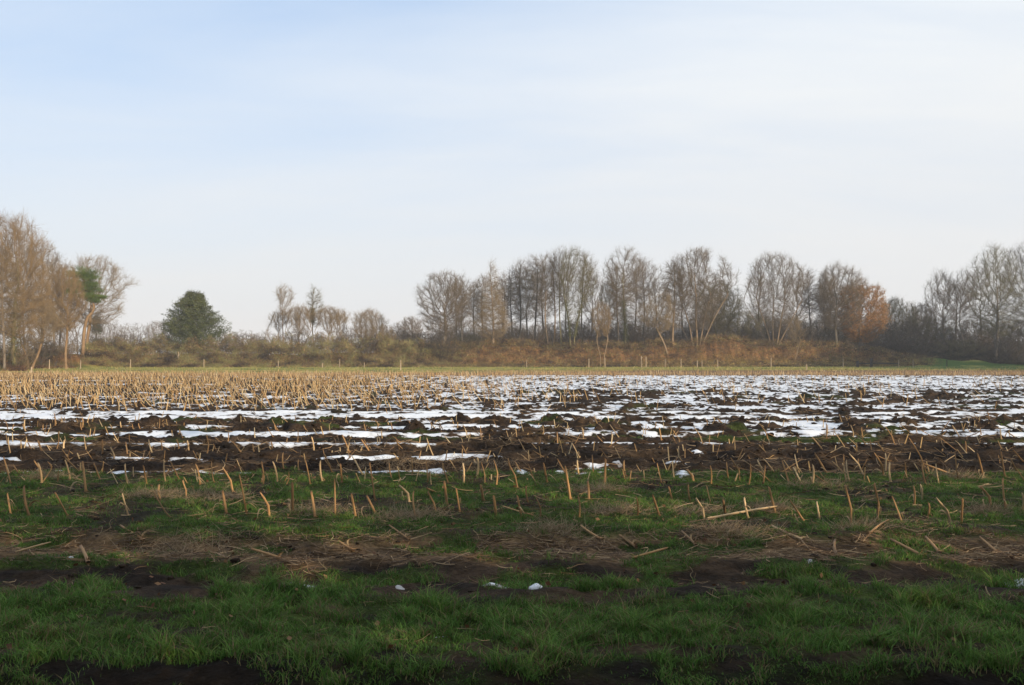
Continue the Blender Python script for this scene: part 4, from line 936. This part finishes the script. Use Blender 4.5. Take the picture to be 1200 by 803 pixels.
# the far tangle of twigs is built further down with the bank's undergrowth
# ------------------------------------------------------------------ far wood: hazy trees of one kind
FT_ = []
for s in range(4):
    rs = np.random.RandomState(300 + s); A = crownpts(rs, 420, 12, 2.2, -4.5, 4.5, ('round', 'vase', 'round', 'column')[s], 4)
    P, par = colonize(rs, A, [[(0, 0, t) for t in np.linspace(-.3, 2.5, 7)]], .45); rad = pipe(par, .03, 2.3)
    V, F = tubes_mesh(P, par, rad, 3); thin = np.nonzero((rad < .07) & (par >= 0))[0]; bi = np.repeat(thin, 5)
    sv, sf = spikes(P[bi], (P - P[np.maximum(par, 0)])[bi] / .45 + rs.normal(0, .7, (len(bi), 3)), rs.uniform(.5, 1.3, len(bi)), .022)
    FT_.append(mesh('distant_tree', np.concatenate([V, sv]), [F, sf + len(V)], MT['twig_grey']))
r = np.random.RandomState(9); k = 0
for (a, b_, d0, d1, tmin, tmax, n) in [(108, 205, 300, 360, 374, 384, 13), (255, 320, 340, 420, 386, 394, 10), (400, 500, 240, 300, 376, 388, 13), (500, 760, 220, 290, 372, 392, 30), (760, 1100, 200, 280, 368, 388, 34), (-60, 110, 200, 260, 360, 390, 14)]:
    for q in range(n):
        px_ = a + (b_ - a) * (q + r.uniform(.1, .9)) / n; d = r.uniform(d0, d1); x = X(px_, d); zg = float(G(np.array([x]), np.array([d]))[0])
        h = Z(r.uniform(tmin, tmax), d) - zg
        o = obj('distant_tree', FT_[r.randint(4)], None, (x, d, zg - .1)); o.scale = (h / 12 * r.uniform(.9, 1.3), h / 12, h / 12); o.rotation_euler = (0, 0, r.uniform(0, 6))
        reg = 'in the far wood between the left wood and the evergreen' if px_ < 210 and a > 0 else 'on the horizon in the gap right of the evergreen' if px_ < 330 and a > 0 else 'in the far wood left of the main row' if px_ < 500 and a > 0 else 'glimpsed behind the left wood' if a < 0 else 'glimpsed between the trunks of the main row'
        tag(o, 'hazy grey bare tree ' + reg, 'tree', 'hazy trees of the far woods')

# ------------------------------------------------------------------ bramble hedge and bank undergrowth
def thicket(n, a, b_, d0f, dep, hf, pals, seed, leaf=.13, patch=2.2, spk=.5, tw=(.25, .7)):
    r = np.random.RandomState(seed)
    px = r.uniform(a, b_, n); dd = d0f(px) + dep * r.uniform(0, 1, n) ** 1.2; x = X(px, dd)
    h = hf(px) * sst(-.5, dep * .35, dd - d0f(px)) * (.42 + .75 * sst(-.35, .4, fbm(x / patch, dd / patch / 1.3, seed, 3))) * (1 + .25 * perlin(x / .6, dd / .6, seed + 1))
    ends = r.uniform(0, 1, n) < (1 - sst(b_ - 45, b_, px)) ; px, dd, x, h = px[ends], dd[ends], x[ends], h[ends]; n = len(px)
    z = G(x, dd); q = r.uniform(0, 1, n) ** .55
    P = np.stack([x, dd, z + h * q], 1) + r.normal(0, .05, (n, 3))
    m = int(n * spk); LVq, LFq = leafquads(r, P[m:], leaf)
    dirs = np.stack([r.normal(0, .8, m), r.normal(0, .8, m), r.uniform(-.2, 1.1, m)], 1)
    SV, SF = spikes(P[:m], dirs, r.uniform(*tw, m), .013)
    pals = np.array(pals); u = fbm(x / 2.4 + 7, dd / 2.2 + (z + h * q) * .9, seed + 5, 3) * 3.0 + .5 + r.normal(0, .2, n)
    ci = np.clip(u, 0, .999) * (len(pals) - 1); i0 = ci.astype(int); f = (ci - i0)[:, None]; C = pals[i0] * (1 - f) + pals[np.minimum(i0 + 1, len(pals) - 1)] * f
    C = C * r.uniform(.7, 1.25, (n, 1))
    return np.concatenate([LVq, SV]), [LFq, SF + len(LVq)], np.concatenate([np.repeat(C[m:], 4, 0), np.repeat(C[:m], 4, 0)])
BR = [(0.062, 0.044, 0.031), (0.2, 0.131, 0.069), (0.325, 0.213, 0.1), (0.15, 0.175, 0.044), (0.1, 0.069, 0.044), (0.375, 0.213, 0.112), (0.25, 0.225, 0.088)]
V, Fs, C = thicket(165000, 95, 560, lambda p: np.interp(p, [95, 160, 515], [104, 106, 107.5]), 9, lambda p: np.interp(p, [95, 130, 180, 300, 440, 500, 515], [1.0, 1.9, 2.1, 2.3, 2.2, 1.6, .8]), BR, 401)
tag(obj('bramble_hedge', mesh('bramble_hedge', V, Fs, MT['under'], False, C)), 'long overgrown brown and olive bramble hedge from the left wood to the main row', 'hedge')
RU = [(.06, .04, .025), (.22, .12, .05), (.42, .22, .085), (.15, .17, .045), (.09, .065, .04), (.46, .30, .14), (.20, .20, .07), (.12, .08, .045)]
V, Fs, C = thicket(135000, 505, 1110, lambda p: np.interp(p, [505, 700, 1040, 1110], [108, 108, 112, 117]), 12, lambda p: np.interp(p, [505, 560, 1000, 1110], [1.0, .85, .85, .15]), RU, 402, leaf=.14, patch=1.0)
tag(obj('bracken', mesh('bracken', V, Fs, MT['under'], False, C)), 'rusty dead bracken and grass covering the bank under the main tree row', 'undergrowth', kind='stuff')
V, Fs, C = thicket(45000, -60, 100, lambda p: np.interp(p, [-60, 30, 34, 100], [80, 82, 97, 100]), 12, lambda p: np.interp(p, [-60, 20, 34, 60, 100], [2.4, 2.0, .9, 1.2, .8]), [(.09, .05, .03), (.20, .11, .055), (.26, .15, .075), (.12, .11, .04)], 403)
tag(obj('undergrowth', mesh('undergrowth', V, Fs, MT['under'], False, C)), 'russet scrub and dead stems on the ground under the left wood', 'undergrowth', kind='stuff')
V, Fs, C = thicket(60000, 1030, 1260, lambda p: np.interp(p, [1030, 1100, 1260], [119, 121, 119]), 12, lambda p: np.interp(p, [1030, 1060, 1260], [1.0, 1.9, 2.2]), [(.03, .025, .018), (.06, .045, .03), (.05, .055, .02), (.09, .065, .04)], 404)
V2, Fs2, C2 = thicket(150000, 440, 1260, lambda p: np.interp(p, [440, 1000, 1260], [124, 124, 123]), 16,
    lambda p: (HZ - np.interp(p, [440, 500, 560, 640, 700, 760, 850, 900, 960, 1040, 1100, 1180, 1260], [397, 396, 388, 388, 380, 376, 370, 374, 378, 374, 382, 378, 376])) * 130 / FPX + 1.6 - 1.2 * (p < 1060), [(.05, .038, .028), (.085, .063, .045), (.12, .09, .06), (.07, .065, .035), (.14, .095, .06)], 405, spk=1.0, tw=(.4, 1.3))
tag(obj('understory', mesh('understory', V2, [f for f in Fs2 if len(f)], MT['under'], False, C2)), 'dense tangle of grey brown twigs filling the gaps low behind the tree row', 'undergrowth', kind='stuff')
tag(obj('wood_edge_scrub', mesh('wood_edge_scrub', V, Fs, MT['under'], False, C)), 'dark tangled scrub along the foot of the right wood', 'undergrowth', kind='stuff')

# ------------------------------------------------------------------ tall woods behind and beside the camera (they shade the near field and the right wood)
def belt(name, label, n, fn, size, seed):
    r = np.random.RandomState(seed); P = fn(r, n); lv, lf = leafquads(r, P, size, .8)
    tag(obj(name, mesh(name, lv, [lf], MT['leaf_ever'])), label, 'trees', kind='stuff')
def behind(r, n):
    x = r.uniform(-40, 75, n); hb = 3.3 + 1.6 * fbm(x / 3, 0 * x, 501, 3) * 2
    t = r.uniform(0, 1, n); z = np.where(r.uniform(0, 1, n) < .86, t * hb, hb + np.abs(r.normal(0, 1.9, n)))
    y = -2.8 - r.uniform(0, 2.6, n) + .8 * perlin(x / 2, z / 2, 502); return np.stack([x, y, z], 1)
belt('woodland_edge', 'dense dark evergreen wood edge behind the photographer', 60000, behind, .42, 500)
def beside(r, n):
    y = r.uniform(58, 108, n); h = 14 + 2 * fbm(y / 5, 0 * y, 511, 2)
    return np.stack([np.maximum(71, .62 * y + 6) + r.uniform(0, 8, n), y, r.uniform(0, 1, n) * h], 1)
belt('side_wood', 'dense evergreen wood beyond the right picture edge', 26000, beside, .75, 510)

# ------------------------------------------------------------------ haze
V = np.array([(x, y, z) for x in (-960, 960) for y in (-960, 960) for z in (-2.0, 19.0)])
hm = bpy.data.materials.new('air_haze'); hm.use_nodes = True; t = hm.node_tree; t.nodes.clear()
ho = t.nodes.new('ShaderNodeOutputMaterial'); hv = t.nodes.new('ShaderNodeVolumePrincipled')
hv.inputs['Color'].default_value = (.88, .92, 1.0, 1); hv.inputs['Density'].default_value = .0005; hv.inputs['Anisotropy'].default_value = 0.0
t.links.new(hv.outputs[0], ho.inputs['Volume'])
hz = obj('haze', mesh('haze', V, [np.array([(0, 1, 3, 2), (4, 6, 7, 5), (0, 4, 5, 1), (2, 3, 7, 6), (0, 2, 6, 4), (1, 5, 7, 3)])], hm)); tag(hz, 'thin winter haze over the whole field', 'haze', kind='stuff')
print('stubs', NST, 'objects', len(bpy.data.objects), 'verts', sum(len(m.vertices) for m in bpy.data.meshes))
